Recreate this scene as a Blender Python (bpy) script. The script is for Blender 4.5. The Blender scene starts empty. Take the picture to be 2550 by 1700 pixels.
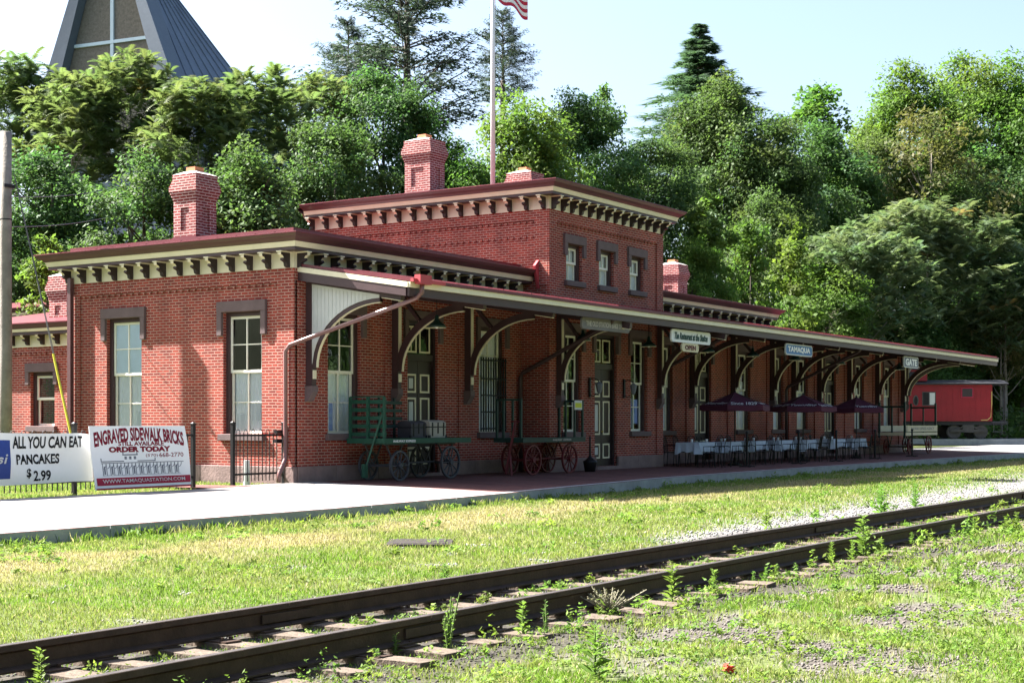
import bpy, math, random
import numpy as np
from mathutils import Vector, Matrix

random.seed(7)
RNG = np.random.default_rng(11)
scene = bpy.context.scene
COL = scene.collection

# ---------------------------------------------------------------- camera, sky, sun
TH = math.radians(33.18)
CAM = Vector((-25.379, -22.527, 1.36))
FWD = Vector((math.cos(TH), math.sin(TH), 0))
RGT = Vector((math.sin(TH), -math.cos(TH), 0))
cd = bpy.data.cameras.new("camera")
cd.sensor_width = 36.0
cd.lens = 3678.0 / 2550.0 * 36.0
cd.shift_y = 202.0 / 2550.0
cd.clip_end = 2000.0
cam = bpy.data.objects.new("camera", cd)
cam.location = CAM
cam.rotation_euler = (math.radians(90), 0, TH - math.radians(90))
COL.objects.link(cam)
scene.camera = cam

SUN = Vector((-0.262, 0.90, 1.0)).normalized()
SUN_EL = math.asin(SUN.z)
SUN_ROT = math.atan2(SUN.x, SUN.y)
w = bpy.data.worlds.new("World")
scene.world = w
w.use_nodes = True
wn = w.node_tree
wn.nodes.clear()
sky = wn.nodes.new("ShaderNodeTexSky")
sky.sky_type = 'NISHITA'
sky.sun_disc = False
sky.sun_elevation = SUN_EL
sky.sun_rotation = SUN_ROT
sky.altitude = 200.0
sky.air_density = 1.0
sky.dust_density = 4.0
sky.ozone_density = 1.0
bgn = wn.nodes.new("ShaderNodeBackground")
bgn.inputs[1].default_value = 0.060
wo = wn.nodes.new("ShaderNodeOutputWorld")
wn.links.new(sky.outputs[0], bgn.inputs[0])
wn.links.new(bgn.outputs[0], wo.inputs[0])

sl = bpy.data.lights.new("sun", 'SUN')
sl.energy = 5.0
sl.angle = math.radians(0.5)
sl.color = (1.0, 0.965, 0.91)
so = bpy.data.objects.new("sun", sl)
so.rotation_euler = SUN.to_track_quat('Z', 'Y').to_euler()
so.location = (0, 20, 40)
COL.objects.link(so)

scene.view_settings.view_transform = 'Standard'
scene.view_settings.look = 'None'
scene.view_settings.exposure = 2.55
scene.view_settings.gamma = 1.0
scene.render.engine = 'CYCLES'
scene.cycles.max_bounces = 6
scene.cycles.transparent_max_bounces = 12
scene.cycles.use_denoising = True

# ---------------------------------------------------------------- materials
def _base(name):
    m = bpy.data.materials.new(name)
    m.use_nodes = True
    nt = m.node_tree
    return m, nt, nt.nodes["Principled BSDF"]

def mat(name, color, rough=0.6, metal=0.0, var=0.12, scale=3.0, bump=0.0, fine=40.0, spec=0.3):
    """a surface with blotchy colour variation, so that nothing is one flat value"""
    m, nt, b = _base(name)
    tc = nt.nodes.new("ShaderNodeTexCoord")
    n1 = nt.nodes.new("ShaderNodeTexNoise")
    n1.inputs["Scale"].default_value = scale
    n1.inputs["Detail"].default_value = 6
    n1.inputs["Roughness"].default_value = 0.65
    nt.links.new(tc.outputs["Object"], n1.inputs["Vector"])
    cr = nt.nodes.new("ShaderNodeValToRGB")
    c = color
    cr.color_ramp.elements[0].position = 0.3
    cr.color_ramp.elements[1].position = 0.7
    cr.color_ramp.elements[0].color = (c[0]*(1-var), c[1]*(1-var), c[2]*(1-var), 1)
    cr.color_ramp.elements[1].color = (min(1, c[0]*(1+var)), min(1, c[1]*(1+var)), min(1, c[2]*(1+var)), 1)
    nt.links.new(n1.outputs["Fac"], cr.inputs["Fac"])
    nt.links.new(cr.outputs["Color"], b.inputs["Base Color"])
    b.inputs["Roughness"].default_value = rough
    b.inputs["Metallic"].default_value = metal
    b.inputs["Specular IOR Level"].default_value = spec
    if bump > 0:
        n2 = nt.nodes.new("ShaderNodeTexNoise")
        n2.inputs["Scale"].default_value = fine
        n2.inputs["Detail"].default_value = 4
        nt.links.new(tc.outputs["Object"], n2.inputs["Vector"])
        bp = nt.nodes.new("ShaderNodeBump")
        bp.inputs["Strength"].default_value = bump
        bp.inputs["Distance"].default_value = 0.02
        nt.links.new(n2.outputs["Fac"], bp.inputs["Height"])
        nt.links.new(bp.outputs["Normal"], b.inputs["Normal"])
    return m

def brick_mat(name, c1, c2, cm, bw=0.215, rh=0.0677, mortar=0.0130, streak=0.30):
    m, nt, b = _base(name)
    uv = nt.nodes.new("ShaderNodeUVMap")
    uv.uv_map = "uv"
    br = nt.nodes.new("ShaderNodeTexBrick")
    br.inputs["Scale"].default_value = 1.0
    br.inputs["Brick Width"].default_value = bw
    br.inputs["Row Height"].default_value = rh
    br.inputs["Mortar Size"].default_value = mortar
    br.inputs["Mortar Smooth"].default_value = 0.3
    br.inputs["Bias"].default_value = -0.1
    br.inputs["Color1"].default_value = (*c1, 1)
    br.inputs["Color2"].default_value = (*c2, 1)
    br.inputs["Mortar"].default_value = (*cm, 1)
    nt.links.new(uv.outputs[0], br.inputs["Vector"])
    # weathering: slow blotches and a fine grain over the bricks
    no = nt.nodes.new("ShaderNodeTexNoise")
    no.inputs["Scale"].default_value = 0.7
    no.inputs["Detail"].default_value = 8
    no.inputs["Roughness"].default_value = 0.7
    mp = nt.nodes.new("ShaderNodeMapping")
    mp.inputs["Scale"].default_value = (1.6, 0.55, 1)      # weather runs down the wall
    nt.links.new(uv.outputs[0], mp.inputs["Vector"])
    nt.links.new(mp.outputs[0], no.inputs["Vector"])
    mr = nt.nodes.new("ShaderNodeMapRange")
    mr.inputs["From Min"].default_value = 0.3
    mr.inputs["From Max"].default_value = 0.7
    mr.inputs["To Min"].default_value = 1 - streak
    mr.inputs["To Max"].default_value = 1 + streak
    nt.links.new(no.outputs["Fac"], mr.inputs["Value"])
    mx = nt.nodes.new("ShaderNodeMix")
    mx.data_type = 'RGBA'
    mx.blend_type = 'MULTIPLY'
    mx.inputs["Factor"].default_value = 1.0
    nt.links.new(br.outputs["Color"], mx.inputs["A"])
    nt.links.new(mr.outputs["Result"], mx.inputs["B"])
    nt.links.new(mx.outputs["Result"], b.inputs["Base Color"])
    bp = nt.nodes.new("ShaderNodeBump")
    bp.inputs["Strength"].default_value = 0.6
    bp.inputs["Distance"].default_value = 0.008
    bp.invert = True
    nt.links.new(br.outputs["Fac"], bp.inputs["Height"])
    nt.links.new(bp.outputs["Normal"], b.inputs["Normal"])
    b.inputs["Roughness"].default_value = 0.85
    b.inputs["Specular IOR Level"].default_value = 0.2
    return m

def glass_mat(name, tint, refl=0.22):
    m = bpy.data.materials.new(name)
    m.use_nodes = True
    nt = m.node_tree
    nt.nodes.clear()
    o = nt.nodes.new("ShaderNodeOutputMaterial")
    tr = nt.nodes.new("ShaderNodeBsdfTransparent")
    tr.inputs[0].default_value = (*tint, 1)
    gl = nt.nodes.new("ShaderNodeBsdfGlossy")
    gl.inputs["Roughness"].default_value = 0.03
    gl.inputs["Color"].default_value = (0.9, 0.95, 1.0, 1)
    fr = nt.nodes.new("ShaderNodeFresnel")
    fr.inputs[0].default_value = 1.5
    ad = nt.nodes.new("ShaderNodeMath")
    ad.operation = 'ADD'
    ad.use_clamp = True
    ad.inputs[1].default_value = refl
    # old panes are slightly wavy
    no = nt.nodes.new("ShaderNodeTexNoise")
    no.inputs["Scale"].default_value = 2.5
    bp = nt.nodes.new("ShaderNodeBump")
    bp.inputs["Strength"].default_value = 0.06
    bp.inputs["Distance"].default_value = 0.05
    tc = nt.nodes.new("ShaderNodeTexCoord")
    nt.links.new(tc.outputs["Object"], no.inputs["Vector"])
    nt.links.new(no.outputs["Fac"], bp.inputs["Height"])
    nt.links.new(bp.outputs["Normal"], gl.inputs["Normal"])
    nt.links.new(fr.outputs[0], ad.inputs[0])
    mx = nt.nodes.new("ShaderNodeMixShader")
    nt.links.new(ad.outputs[0], mx.inputs[0])
    nt.links.new(tr.outputs[0], mx.inputs[1])
    nt.links.new(gl.outputs[0], mx.inputs[2])
    nt.links.new(mx.outputs[0], o.inputs[0])
    return m

def leaf_mat(name, color, trans=0.5, var=0.35, rough=0.55, attr=True, hue=0.02):
    """leaves: part of the light passes through; each leaf cluster has its own tint (colour attribute)"""
    m, nt, b = _base(name)
    out = nt.nodes["Material Output"]
    oi = nt.nodes.new("ShaderNodeObjectInfo")
    hs = nt.nodes.new("ShaderNodeHueSaturation")
    hs.inputs["Color"].default_value = (*color, 1)
    mr = nt.nodes.new("ShaderNodeMapRange")
    mr.inputs["To Min"].default_value = 0.5 - hue
    mr.inputs["To Max"].default_value = 0.5 + hue
    nt.links.new(oi.outputs["Random"], mr.inputs["Value"])
    nt.links.new(mr.outputs["Result"], hs.inputs["Hue"])
    if attr:
        at = nt.nodes.new("ShaderNodeAttribute")
        at.attribute_name = "tint"
        mx = nt.nodes.new("ShaderNodeMix")
        mx.data_type = 'RGBA'
        mx.blend_type = 'MULTIPLY'
        mx.inputs["Factor"].default_value = 1.0
        nt.links.new(hs.outputs[0], mx.inputs["A"])
        nt.links.new(at.outputs["Color"], mx.inputs["B"])
        col = mx.outputs["Result"]
    else:
        col = hs.outputs[0]
    nt.links.new(col, b.inputs["Base Color"])
    b.inputs["Roughness"].default_value = rough
    b.inputs["Specular IOR Level"].default_value = 0.12
    tl = nt.nodes.new("ShaderNodeBsdfTranslucent")
    br = nt.nodes.new("ShaderNodeMix")
    br.data_type = 'RGBA'
    br.blend_type = 'MULTIPLY'
    br.inputs["Factor"].default_value = 1.0
    br.inputs["B"].default_value = (1.2, 1.3, 0.8, 1)
    br.clamp_result = False
    nt.links.new(col, br.inputs["A"])
    nt.links.new(br.outputs["Result"], tl.inputs[0])
    mxs = nt.nodes.new("ShaderNodeMixShader")
    mxs.inputs[0].default_value = trans
    nt.links.new(b.outputs[0], mxs.inputs[1])
    nt.links.new(tl.outputs[0], mxs.inputs[2])
    nt.links.new(mxs.outputs[0], out.inputs[0])
    return m

M = {}
M['brick'] = brick_mat("brick_wall", (0.29, 0.040, 0.025), (0.15, 0.021, 0.018), (0.35, 0.21, 0.17))
M['brick_chimney'] = brick_mat("brick_chimney", (0.23, 0.032, 0.030), (0.13, 0.02, 0.022), (0.42, 0.30, 0.28), mortar=0.015)
M['paver'] = brick_mat("paver_brick", (0.15, 0.058, 0.048), (0.105, 0.045, 0.042), (0.11, 0.085, 0.08), bw=0.2, rh=0.1, mortar=0.006)
M['brownstone'] = mat("brownstone", (0.13, 0.092, 0.092), 0.85, var=0.15, bump=0.3)
M['basestone'] = mat("base_stone", (0.21, 0.145, 0.135), 0.9, var=0.25, scale=2.0, bump=0.5, fine=18)
M['brown'] = mat("brown_paint", (0.054, 0.029, 0.031), 0.45, var=0.12, spec=0.4)
M['darkbrown'] = mat("dark_brown_paint", (0.030, 0.018, 0.020), 0.45, var=0.12, spec=0.4)
M['cream'] = mat("cream_paint", (0.72, 0.65, 0.47), 0.5, var=0.06)
M['sash'] = mat("white_sash_paint", (0.80, 0.77, 0.66), 0.5, var=0.04)
M['pale'] = mat("pale_panel_paint", (0.52, 0.53, 0.50), 0.5, var=0.05)
M['white'] = mat("white_paint", (0.78, 0.78, 0.76), 0.5, var=0.04)
M['redroof'] = mat("red_metal_roof", (0.115, 0.011, 0.020), 0.42, var=0.18, scale=1.5, spec=0.5)
M['redscup'] = mat("red_scupper", (0.42, 0.06, 0.07), 0.5, var=0.1)
M['gutter'] = mat("brown_gutter", (0.095, 0.045, 0.048), 0.38, var=0.1, spec=0.5)
M['spout'] = mat("copper_brown_spout", (0.16, 0.075, 0.07), 0.3, var=0.12, spec=0.6)
M['mortarcap'] = mat("mortar_cap", (0.62, 0.58, 0.54), 0.9, var=0.12, bump=0.4)
M['claypot'] = mat("clay_flue", (0.55, 0.20, 0.10), 0.8, var=0.12)
M['glass'] = glass_mat("window_glass", (0.97, 0.98, 0.99), 0.06)
M['interior'] = mat("dark_interior", (0.02, 0.018, 0.018), 0.9)
M['curtain'] = mat("white_curtain", (0.88, 0.89, 0.91), 0.8, var=0.05, scale=8)
M['blind'] = mat("pale_blind", (0.78, 0.88, 0.95), 0.6, var=0.04)
M['paper'] = mat("paper_notice", (0.75, 0.77, 0.80), 0.7, var=0.05)
M['bluepaper'] = mat("blue_notice", (0.35, 0.45, 0.80), 0.6, var=0.15, scale=9)
M['iron'] = mat("black_iron", (0.014, 0.013, 0.015), 0.45, 0.2, var=0.2)
M['greenlamp'] = mat("green_enamel", (0.012, 0.035, 0.035), 0.3, var=0.1, spec=0.5)
M['greenwood'] = mat("green_cart_paint", (0.012, 0.062, 0.038), 0.5, var=0.22, scale=5)
M['darkgreenwood'] = mat("dark_green_paint", (0.012, 0.035, 0.028), 0.5, var=0.2)
M['redcart'] = mat("dark_red_cart_paint", (0.11, 0.012, 0.016), 0.5, var=0.2)
M['greywheel'] = mat("grey_wheel_iron", (0.055, 0.055, 0.065), 0.5, var=0.2)
M['trunkdark'] = mat("dark_trunk", (0.055, 0.05, 0.06), 0.6, var=0.2)
M['trunktan'] = mat("tan_trunk", (0.36, 0.32, 0.27), 0.7, var=0.15)
M['concrete'] = brick_mat("concrete_walk", (0.265, 0.25, 0.24), (0.225, 0.213, 0.205), (0.085, 0.08, 0.075), bw=1.83, rh=1.52, mortar=0.014, streak=0.30)
M['kerb'] = mat("kerb_concrete", (0.30, 0.31, 0.31), 0.9, var=0.2, scale=2.2, bump=0.5, fine=25)
M['asphalt'] = mat("pale_road", (0.24, 0.23, 0.22), 0.9, var=0.1, bump=0.2)
M['rail'] = mat("rail_steel", (0.058, 0.036, 0.026), 0.6, 0.15, var=0.35, scale=6, bump=0.25)
M['railtop'] = mat("worn_rail_top", (0.13, 0.11, 0.10), 0.38, 0.6, var=0.3, scale=9)
M['tie'] = mat("weathered_tie", (0.115, 0.088, 0.066), 0.9, var=0.35, scale=7, bump=0.7, fine=30)
M['pole'] = mat("grey_wood_pole", (0.22, 0.195, 0.17), 0.9, var=0.3, scale=2.5, bump=0.6, fine=22)
M['wire'] = mat("grey_wire", (0.10, 0.10, 0.10), 0.6)
M['yellow'] = mat("yellow_guard", (0.65, 0.60, 0.06), 0.5, var=0.08)
M['yellowsign'] = mat("yellow_sign", (0.50, 0.52, 0.03), 0.5, var=0.08)
M['bannerwhite'] = mat("white_banner", (0.80, 0.80, 0.80), 0.6, var=0.03)
M['bannerblue'] = mat("blue_banner", (0.02, 0.05, 0.25), 0.5, var=0.15)
M['black'] = mat("black_letters", (0.012, 0.012, 0.016), 0.6)
M['maroon'] = mat("maroon_print", (0.33, 0.015, 0.045), 0.6, var=0.05)
M['greyprint'] = mat("grey_print", (0.16, 0.17, 0.20), 0.6)
M['graysign'] = mat("grey_sign", (0.17, 0.155, 0.145), 0.7, var=0.1)
M['signtan'] = mat("tan_letters", (0.40, 0.36, 0.32), 0.7, var=0.1)
M['bluesign'] = mat("blue_sign", (0.05, 0.16, 0.36), 0.45, var=0.1)
M['creamsign'] = mat("cream_sign", (0.62, 0.54, 0.36), 0.6, var=0.08)
M['darkgreenprint'] = mat("dark_green_letters", (0.03, 0.07, 0.06), 0.6)
M['umbrella'] = mat("maroon_canvas", (0.070, 0.013, 0.030), 0.8, var=0.12)
M['cloth'] = mat("white_tablecloth", (0.42, 0.47, 0.54), 0.75, var=0.06, scale=6)
M['caboose'] = mat("red_caboose_paint", (0.22, 0.010, 0.017), 0.45, var=0.14, scale=1.2)
M['darkcab'] = mat("dark_caboose_metal", (0.02, 0.02, 0.024), 0.6, var=0.2)
M['truck'] = mat("grey_truck_iron", (0.07, 0.065, 0.06), 0.7, var=0.25)
M['gold'] = mat("gold_line", (0.5, 0.36, 0.12), 0.5)
M['slate'] = mat("slate_roof", (0.125, 0.155, 0.21), 0.7, var=0.12, scale=1.0, bump=0.3, fine=6)
M['slateedge'] = mat("slate_edge", (0.10, 0.125, 0.16), 0.5, var=0.08)
M['stucco'] = mat("tan_stucco", (0.17, 0.152, 0.125), 0.95, var=0.3, scale=5, bump=0.8, fine=10)
M['crosspaint'] = mat("pale_blue_cross", (0.55, 0.66, 0.72), 0.5, var=0.03)
M['churchwall'] = mat("blue_grey_wall", (0.17, 0.19, 0.25), 0.8, var=0.12)
M['bark'] = mat("tree_bark", (0.085, 0.07, 0.058), 0.95, var=0.35, scale=4, bump=0.6)
M['palebark'] = mat("pale_bark", (0.22, 0.19, 0.16), 0.95, var=0.3, scale=4, bump=0.5)
M['flagpole'] = mat("white_flagpole", (0.70, 0.70, 0.70), 0.35, var=0.04, spec=0.5)
M['plastic'] = mat("white_pipe", (0.70, 0.70, 0.68), 0.5, var=0.06)
M['litterred'] = mat("red_wrapper", (0.60, 0.05, 0.03), 0.4, var=0.2, scale=20)
M['manhole'] = mat("rusty_cover", (0.026, 0.020, 0.018), 0.85, var=0.3, scale=9, bump=0.5)
M['leaf_broad'] = leaf_mat("broad_leaves", (0.070, 0.120, 0.042), trans=0.48)
M['leaf_bright'] = leaf_mat("bright_leaves", (0.088, 0.150, 0.032), trans=0.5)
M['leaf_sumac'] = leaf_mat("sumac_leaves", (0.110, 0.152, 0.068), trans=0.48)
M['leaf_pale'] = leaf_mat("pale_sumac_leaves", (0.115, 0.165, 0.095), trans=0.4)
M['leaf_olive'] = leaf_mat("olive_leaves", (0.105, 0.105, 0.040), trans=0.4)
M['needle'] = leaf_mat("spruce_needles", (0.060, 0.110, 0.062), trans=0.35)
M['needle_thin'] = leaf_mat("pine_needles", (0.045, 0.068, 0.050), trans=0.3)
M['weed'] = leaf_mat("weed_leaves", (0.125, 0.205, 0.045), trans=0.45)
M['weed_grey'] = leaf_mat("grey_weed", (0.24, 0.23, 0.17), trans=0.3)
M['weedstem'] = mat("weed_stem", (0.10, 0.145, 0.045), 0.7, var=0.2)
M['deadstem'] = mat("dead_stem", (0.20, 0.18, 0.13), 0.8, var=0.2)
M['blade'] = leaf_mat("grass_blades", (1.0, 1.0, 1.0), trans=0.35, rough=0.6, hue=0.0)

# ---------------------------------------------------------------- mesh helpers
def link(o, parent=None):
    COL.objects.link(o)
    if parent is not None:
        o.parent = parent
    return o

class MB:
    """collects faces (with a material slot each) and links them as one mesh object"""
    def __init__(self):
        self.v = []; self.f = []; self.m = []
    def add(self, vs, fs, mi=0):
        o = len(self.v)
        self.v += [tuple(p) for p in vs]
        for q in fs:
            self.f.append(tuple(o + i for i in q)); self.m.append(mi)
        return self
    def box(self, x0, x1, y0, y1, z0, z1, mi=0):
        vs = [(x0,y0,z0),(x1,y0,z0),(x1,y1,z0),(x0,y1,z0),(x0,y0,z1),(x1,y0,z1),(x1,y1,z1),(x0,y1,z1)]
        return self.add(vs, [(0,3,2,1),(4,5,6,7),(0,1,5,4),(1,2,6,5),(2,3,7,6),(3,0,4,7)], mi)
    def cbox(self, cx, cy, cz, sx, sy, sz, mi=0):
        return self.box(cx-sx/2, cx+sx/2, cy-sy/2, cy+sy/2, cz-sz/2, cz+sz/2, mi)
    def bar(self, p, q, w, h, up=(0,0,1), mi=0):
        """rectangular bar from p to q, w across, h along up"""
        p = Vector(p); q = Vector(q); d = (q-p).normalized(); u = Vector(up)
        s = d.cross(u)
        if s.length < 1e-4:
            s = d.cross(Vector((1,0,0)))
        s.normalize(); u = s.cross(d).normalized()
        s *= w/2; u *= h/2
        vs = [p-s-u, p+s-u, p+s+u, p-s+u, q-s-u, q+s-u, q+s+u, q-s+u]
        return self.add(vs, [(0,1,2,3),(7,6,5,4),(0,4,5,1),(1,5,6,2),(2,6,7,3),(3,7,4,0)], mi)
    def prism(self, poly, axis, a0, a1, mi=0):
        """poly in the plane normal to axis: 'x' -> (y,z), 'y' -> (x,z), 'z' -> (x,y)"""
        def P(t, a):
            return (a,t[0],t[1]) if axis=='x' else (t[0],a,t[1]) if axis=='y' else (t[0],t[1],a)
        n = len(poly)
        vs = [P(t,a0) for t in poly] + [P(t,a1) for t in poly]
        fs = [tuple(range(n-1,-1,-1)), tuple(range(n,2*n))] + [(i,(i+1)%n,n+(i+1)%n,n+i) for i in range(n)]
        return self.add(vs, fs, mi)
    def tube(self, pts, r, n=8, mi=0, cap=True):
        pts = [Vector(p) for p in pts]
        rs = r if isinstance(r, (list,tuple)) else [r]*len(pts)
        vs = []; fs = []; ref = None
        for i,p in enumerate(pts):
            d = (pts[min(i+1,len(pts)-1)] - pts[max(i-1,0)]).normalized()
            if ref is None or abs(ref.dot(d)) > 0.97:
                ref = Vector((0,0,1)) if abs(d.z) < 0.9 else Vector((1,0,0))
            a = d.cross(ref).normalized(); b = d.cross(a).normalized(); ref = -b if False else ref
            for k in range(n):
                t = 2*math.pi*k/n
                vs.append(p + (a*math.cos(t) + b*math.sin(t))*rs[i])
        for i in range(len(pts)-1):
            for k in range(n):
                fs.append((i*n+k, i*n+(k+1)%n, (i+1)*n+(k+1)%n, (i+1)*n+k))
        if cap:
            fs.append(tuple(range(n-1,-1,-1))); e = (len(pts)-1)*n
            fs.append(tuple(e+k for k in range(n)))
        return self.add(vs, fs, mi)
    def lathe(self, prof, c=(0,0,0), n=16, mi=0):
        vs = []; fs = []
        for r,z in prof:
            for k in range(n):
                t = 2*math.pi*k/n
                vs.append((c[0]+r*math.cos(t), c[1]+r*math.sin(t), c[2]+z))
        for i in range(len(prof)-1):
            for k in range(n):
                fs.append((i*n+k, i*n+(k+1)%n, (i+1)*n+(k+1)%n, (i+1)*n+k))
        return self.add(vs, fs, mi)
    def ring(self, c, axis, r0, r1, w, n=24, mi=0):
        """flat wheel rim round an axis ('x' or 'y')"""
        vs = []; fs = []
        for k in range(n):
            t = 2*math.pi*k/n; cs, sn = math.cos(t), math.sin(t)
            for r,o in ((r0,-w/2),(r1,-w/2),(r1,w/2),(r0,w/2)):
                vs.append((c[0]+o, c[1]+r*cs, c[2]+r*sn) if axis=='x' else (c[0]+r*cs, c[1]+o, c[2]+r*sn))
        for k in range(n):
            a = k*4; b = ((k+1)%n)*4
            for j in range(4):
                fs.append((a+j, a+(j+1)%4, b+(j+1)%4, b+j))
        return self.add(vs, fs, mi)
    def build(self, name, mats, parent=None, smooth=False, loc=None, bevel=0):
        me = bpy.data.meshes.new(name)
        me.from_pydata(self.v, [], self.f)
        if not isinstance(mats, (list,tuple)):
            mats = [mats]
        for m_ in mats:
            me.materials.append(m_)
        me.polygons.foreach_set("material_index", self.m)
        if smooth:
            me.polygons.foreach_set("use_smooth", [True]*len(self.f))
        box_uv(me)
        me.update()
        o = bpy.data.objects.new(name, me)
        if loc: o.location = loc
        if bevel:
            b = o.modifiers.new("bevel", 'BEVEL'); b.width = bevel; b.segments = 1; b.limit_method = 'ANGLE'
        return link(o, parent)

def box_uv(me):
    """metric UVs picked by each face's main direction"""
    n = len(me.polygons)
    if n == 0: return
    uvl = me.uv_layers.new(name="uv")
    nl = len(me.loops)
    co = np.empty(len(me.vertices)*3, np.float32); me.vertices.foreach_get("co", co); co = co.reshape(-1,3)
    vi = np.empty(nl, np.int32); me.loops.foreach_get("vertex_index", vi)
    nr = np.empty(n*3, np.float32); me.polygons.foreach_get("normal", nr); nr = np.abs(nr.reshape(-1,3))
    tot = np.empty(n, np.int32); me.polygons.foreach_get("loop_total", tot)
    ax = np.repeat(np.argmax(nr + np.array([0.01,0.01,0]), axis=1), tot)
    p = co[vi]
    uv = np.where((ax==0)[:,None], p[:,[1,2]], np.where((ax==1)[:,None], p[:,[0,2]], p[:,[0,1]]))
    uvl.data.foreach_set("uv", uv.astype(np.float32).ravel())

def np_mesh(name, V, F, mat_, tint=None, parent=None, smooth=False):
    """big mesh from arrays: V (n,3), F (m,k), tint (n,3) per vertex"""
    me = bpy.data.meshes.new(name)
    V = np.asarray(V, np.float32); F = np.asarray(F, np.int32); k = F.shape[1]
    me.vertices.add(len(V)); me.vertices.foreach_set("co", V.ravel())
    me.loops.add(F.size); me.loops.foreach_set("vertex_index", F.ravel())
    me.polygons.add(len(F))
    me.polygons.foreach_set("loop_start", np.arange(0, F.size, k, dtype=np.int32))
    me.polygons.foreach_set("loop_total", np.full(len(F), k, np.int32))
    if smooth: me.polygons.foreach_set("use_smooth", np.ones(len(F), bool))
    me.update(calc_edges=True)
    if tint is not None:
        a = me.color_attributes.new("tint", 'FLOAT_COLOR', 'POINT')
        a.data.foreach_set("color", np.concatenate([np.asarray(tint, np.float32), np.ones((len(V),1), np.float32)], 1).ravel())
    me.materials.append(mat_)
    o = bpy.data.objects.new(name, me)
    return link(o, parent)

def tag(o, label=None, cat=None, group=None, kind=None):
    if label: o["label"] = label
    if cat: o["category"] = cat
    if group: o["group"] = group
    if kind: o["kind"] = kind
    return o

def root(name, loc, label, cat, group=None, rz=0.0):
    o = bpy.data.objects.new(name, None)
    o.empty_display_size = 0.2
    o.location = loc; o.rotation_euler = (0,0,rz)
    link(o)
    return tag(o, label, cat, group)

def copy_tree(o, parent=None):
    c = o.copy(); COL.objects.link(c)
    if parent is not None: c.parent = parent
    for ch in list(o.children):
        copy_tree(ch, c)
    return c

def text_geo(s, cx, cz, width, height, y, shear=0.0, bold=0.0, depth=0.004, arch=0.0, taper=0.0):
    """letters standing in the XZ plane and facing -Y, fitted to a box; returned as (verts, faces)"""
    cu = bpy.data.curves.new("t", 'FONT')
    cu.body = s; cu.size = 1.0; cu.shear = shear; cu.offset = bold; cu.extrude = 0.001; cu.resolution_u = 3
    ob = bpy.data.objects.new("t", cu); COL.objects.link(ob)
    dg = bpy.context.evaluated_depsgraph_get()
    me = bpy.data.meshes.new_from_object(ob.evaluated_get(dg))
    vs = np.array([v.co[:] for v in me.vertices], float); fs = [tuple(p.vertices) for p in me.polygons]
    bpy.data.objects.remove(ob); bpy.data.curves.remove(cu); bpy.data.meshes.remove(me)
    lo, hi = vs.min(0), vs.max(0)
    x = (vs[:,0]-(lo[0]+hi[0])/2)/(hi[0]-lo[0]); z = (vs[:,1]-(lo[1]+hi[1])/2)/(hi[1]-lo[1])
    out = np.empty_like(vs)
    out[:,0] = cx + x*width
    out[:,2] = cz + z*height*(1 + taper*np.abs(x)*2) - arch*(2*x)**2
    out[:,1] = y - np.sign(vs[:,2])*depth/2
    return out, fs

def add_text(mb, *a, mi=0, **k):
    v, f = text_geo(*a, **k)
    mb.add(v, f, mi)
# ---------------------------------------------------------------- ground
def vnoise(x, y, s, seed=0):
    """smooth value noise, 0..1"""
    x = np.asarray(x, float)*s + 100.3 + seed*17.1; y = np.asarray(y, float)*s + 57.7 + seed*9.3
    xi = np.floor(x).astype(int); yi = np.floor(y).astype(int); fx = x-xi; fy = y-yi
    fx = fx*fx*(3-2*fx); fy = fy*fy*(3-2*fy)
    def h(a, b):
        n = (a*374761393 + b*668265263 + seed*974711) & 0x7fffffff
        n = ((n ^ (n >> 13)) * 1274126177) & 0x7fffffff
        return ((n ^ (n >> 16)) & 0xffff)/65535.0
    return (h(xi,yi)*(1-fx)+h(xi+1,yi)*fx)*(1-fy) + (h(xi,yi+1)*(1-fx)+h(xi+1,yi+1)*fx)*fy

def fbm(x, y, s, seed=0, oc=4):
    t = 0; a = 0.5; n = 0
    for i in range(oc):
        t = t + a*vnoise(x, y, s*2**i, seed+i); n += a; a *= 0.55
    return t/n

def sstep(a, b, v):
    t = np.clip((np.asarray(v, float)-a)/(b-a), 0, 1)
    return t*t*(3-2*t)

EDGE = [(-60,-6.15),(-5.7,-6.05),(-1.3,-5.75),(3.1,-5.3),(9.6,-4.65),(20,-4.5),(120,-4.5)]
def edge_y(x):
    return np.interp(x, [e[0] for e in EDGE], [e[1] for e in EDGE])

RAIL_FAR, RAIL_NEAR = -14.30, -15.75

def ground_z(x, y):
    x = np.asarray(x, float); y = np.asarray(y, float)
    low = -0.275 - 0.05*sstep(0,9,x)*sstep(-10,-7,y) - 0.04*sstep(-8,-13,y) - 0.045*sstep(-17.2,-16.7,y)*sstep(-12.9,-13.4,y)
    low = low - 0.045*np.exp(-((np.interp(x,[e[0] for e in EDGE],[e[1] for e in EDGE])-y-0.1)/0.45)**2)*(x<9)
    low = low + 0.025*(fbm(x,y,0.8,3)-0.5)
    up = -0.06 + 0.03*(fbm(x,y,1.2,5)-0.5)
    z = low + (up-low)*sstep(-0.8,0.0,y)
    # bank and wooded slope behind the station
    hill = 9.0*sstep(11,36,y) + 3.0*sstep(36,90,y)
    hill = hill + 5.0*sstep(88,125,x)*sstep(-40,10,y)
    return z + hill*(0.85+0.3*fbm(x,y,0.06,9))

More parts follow.
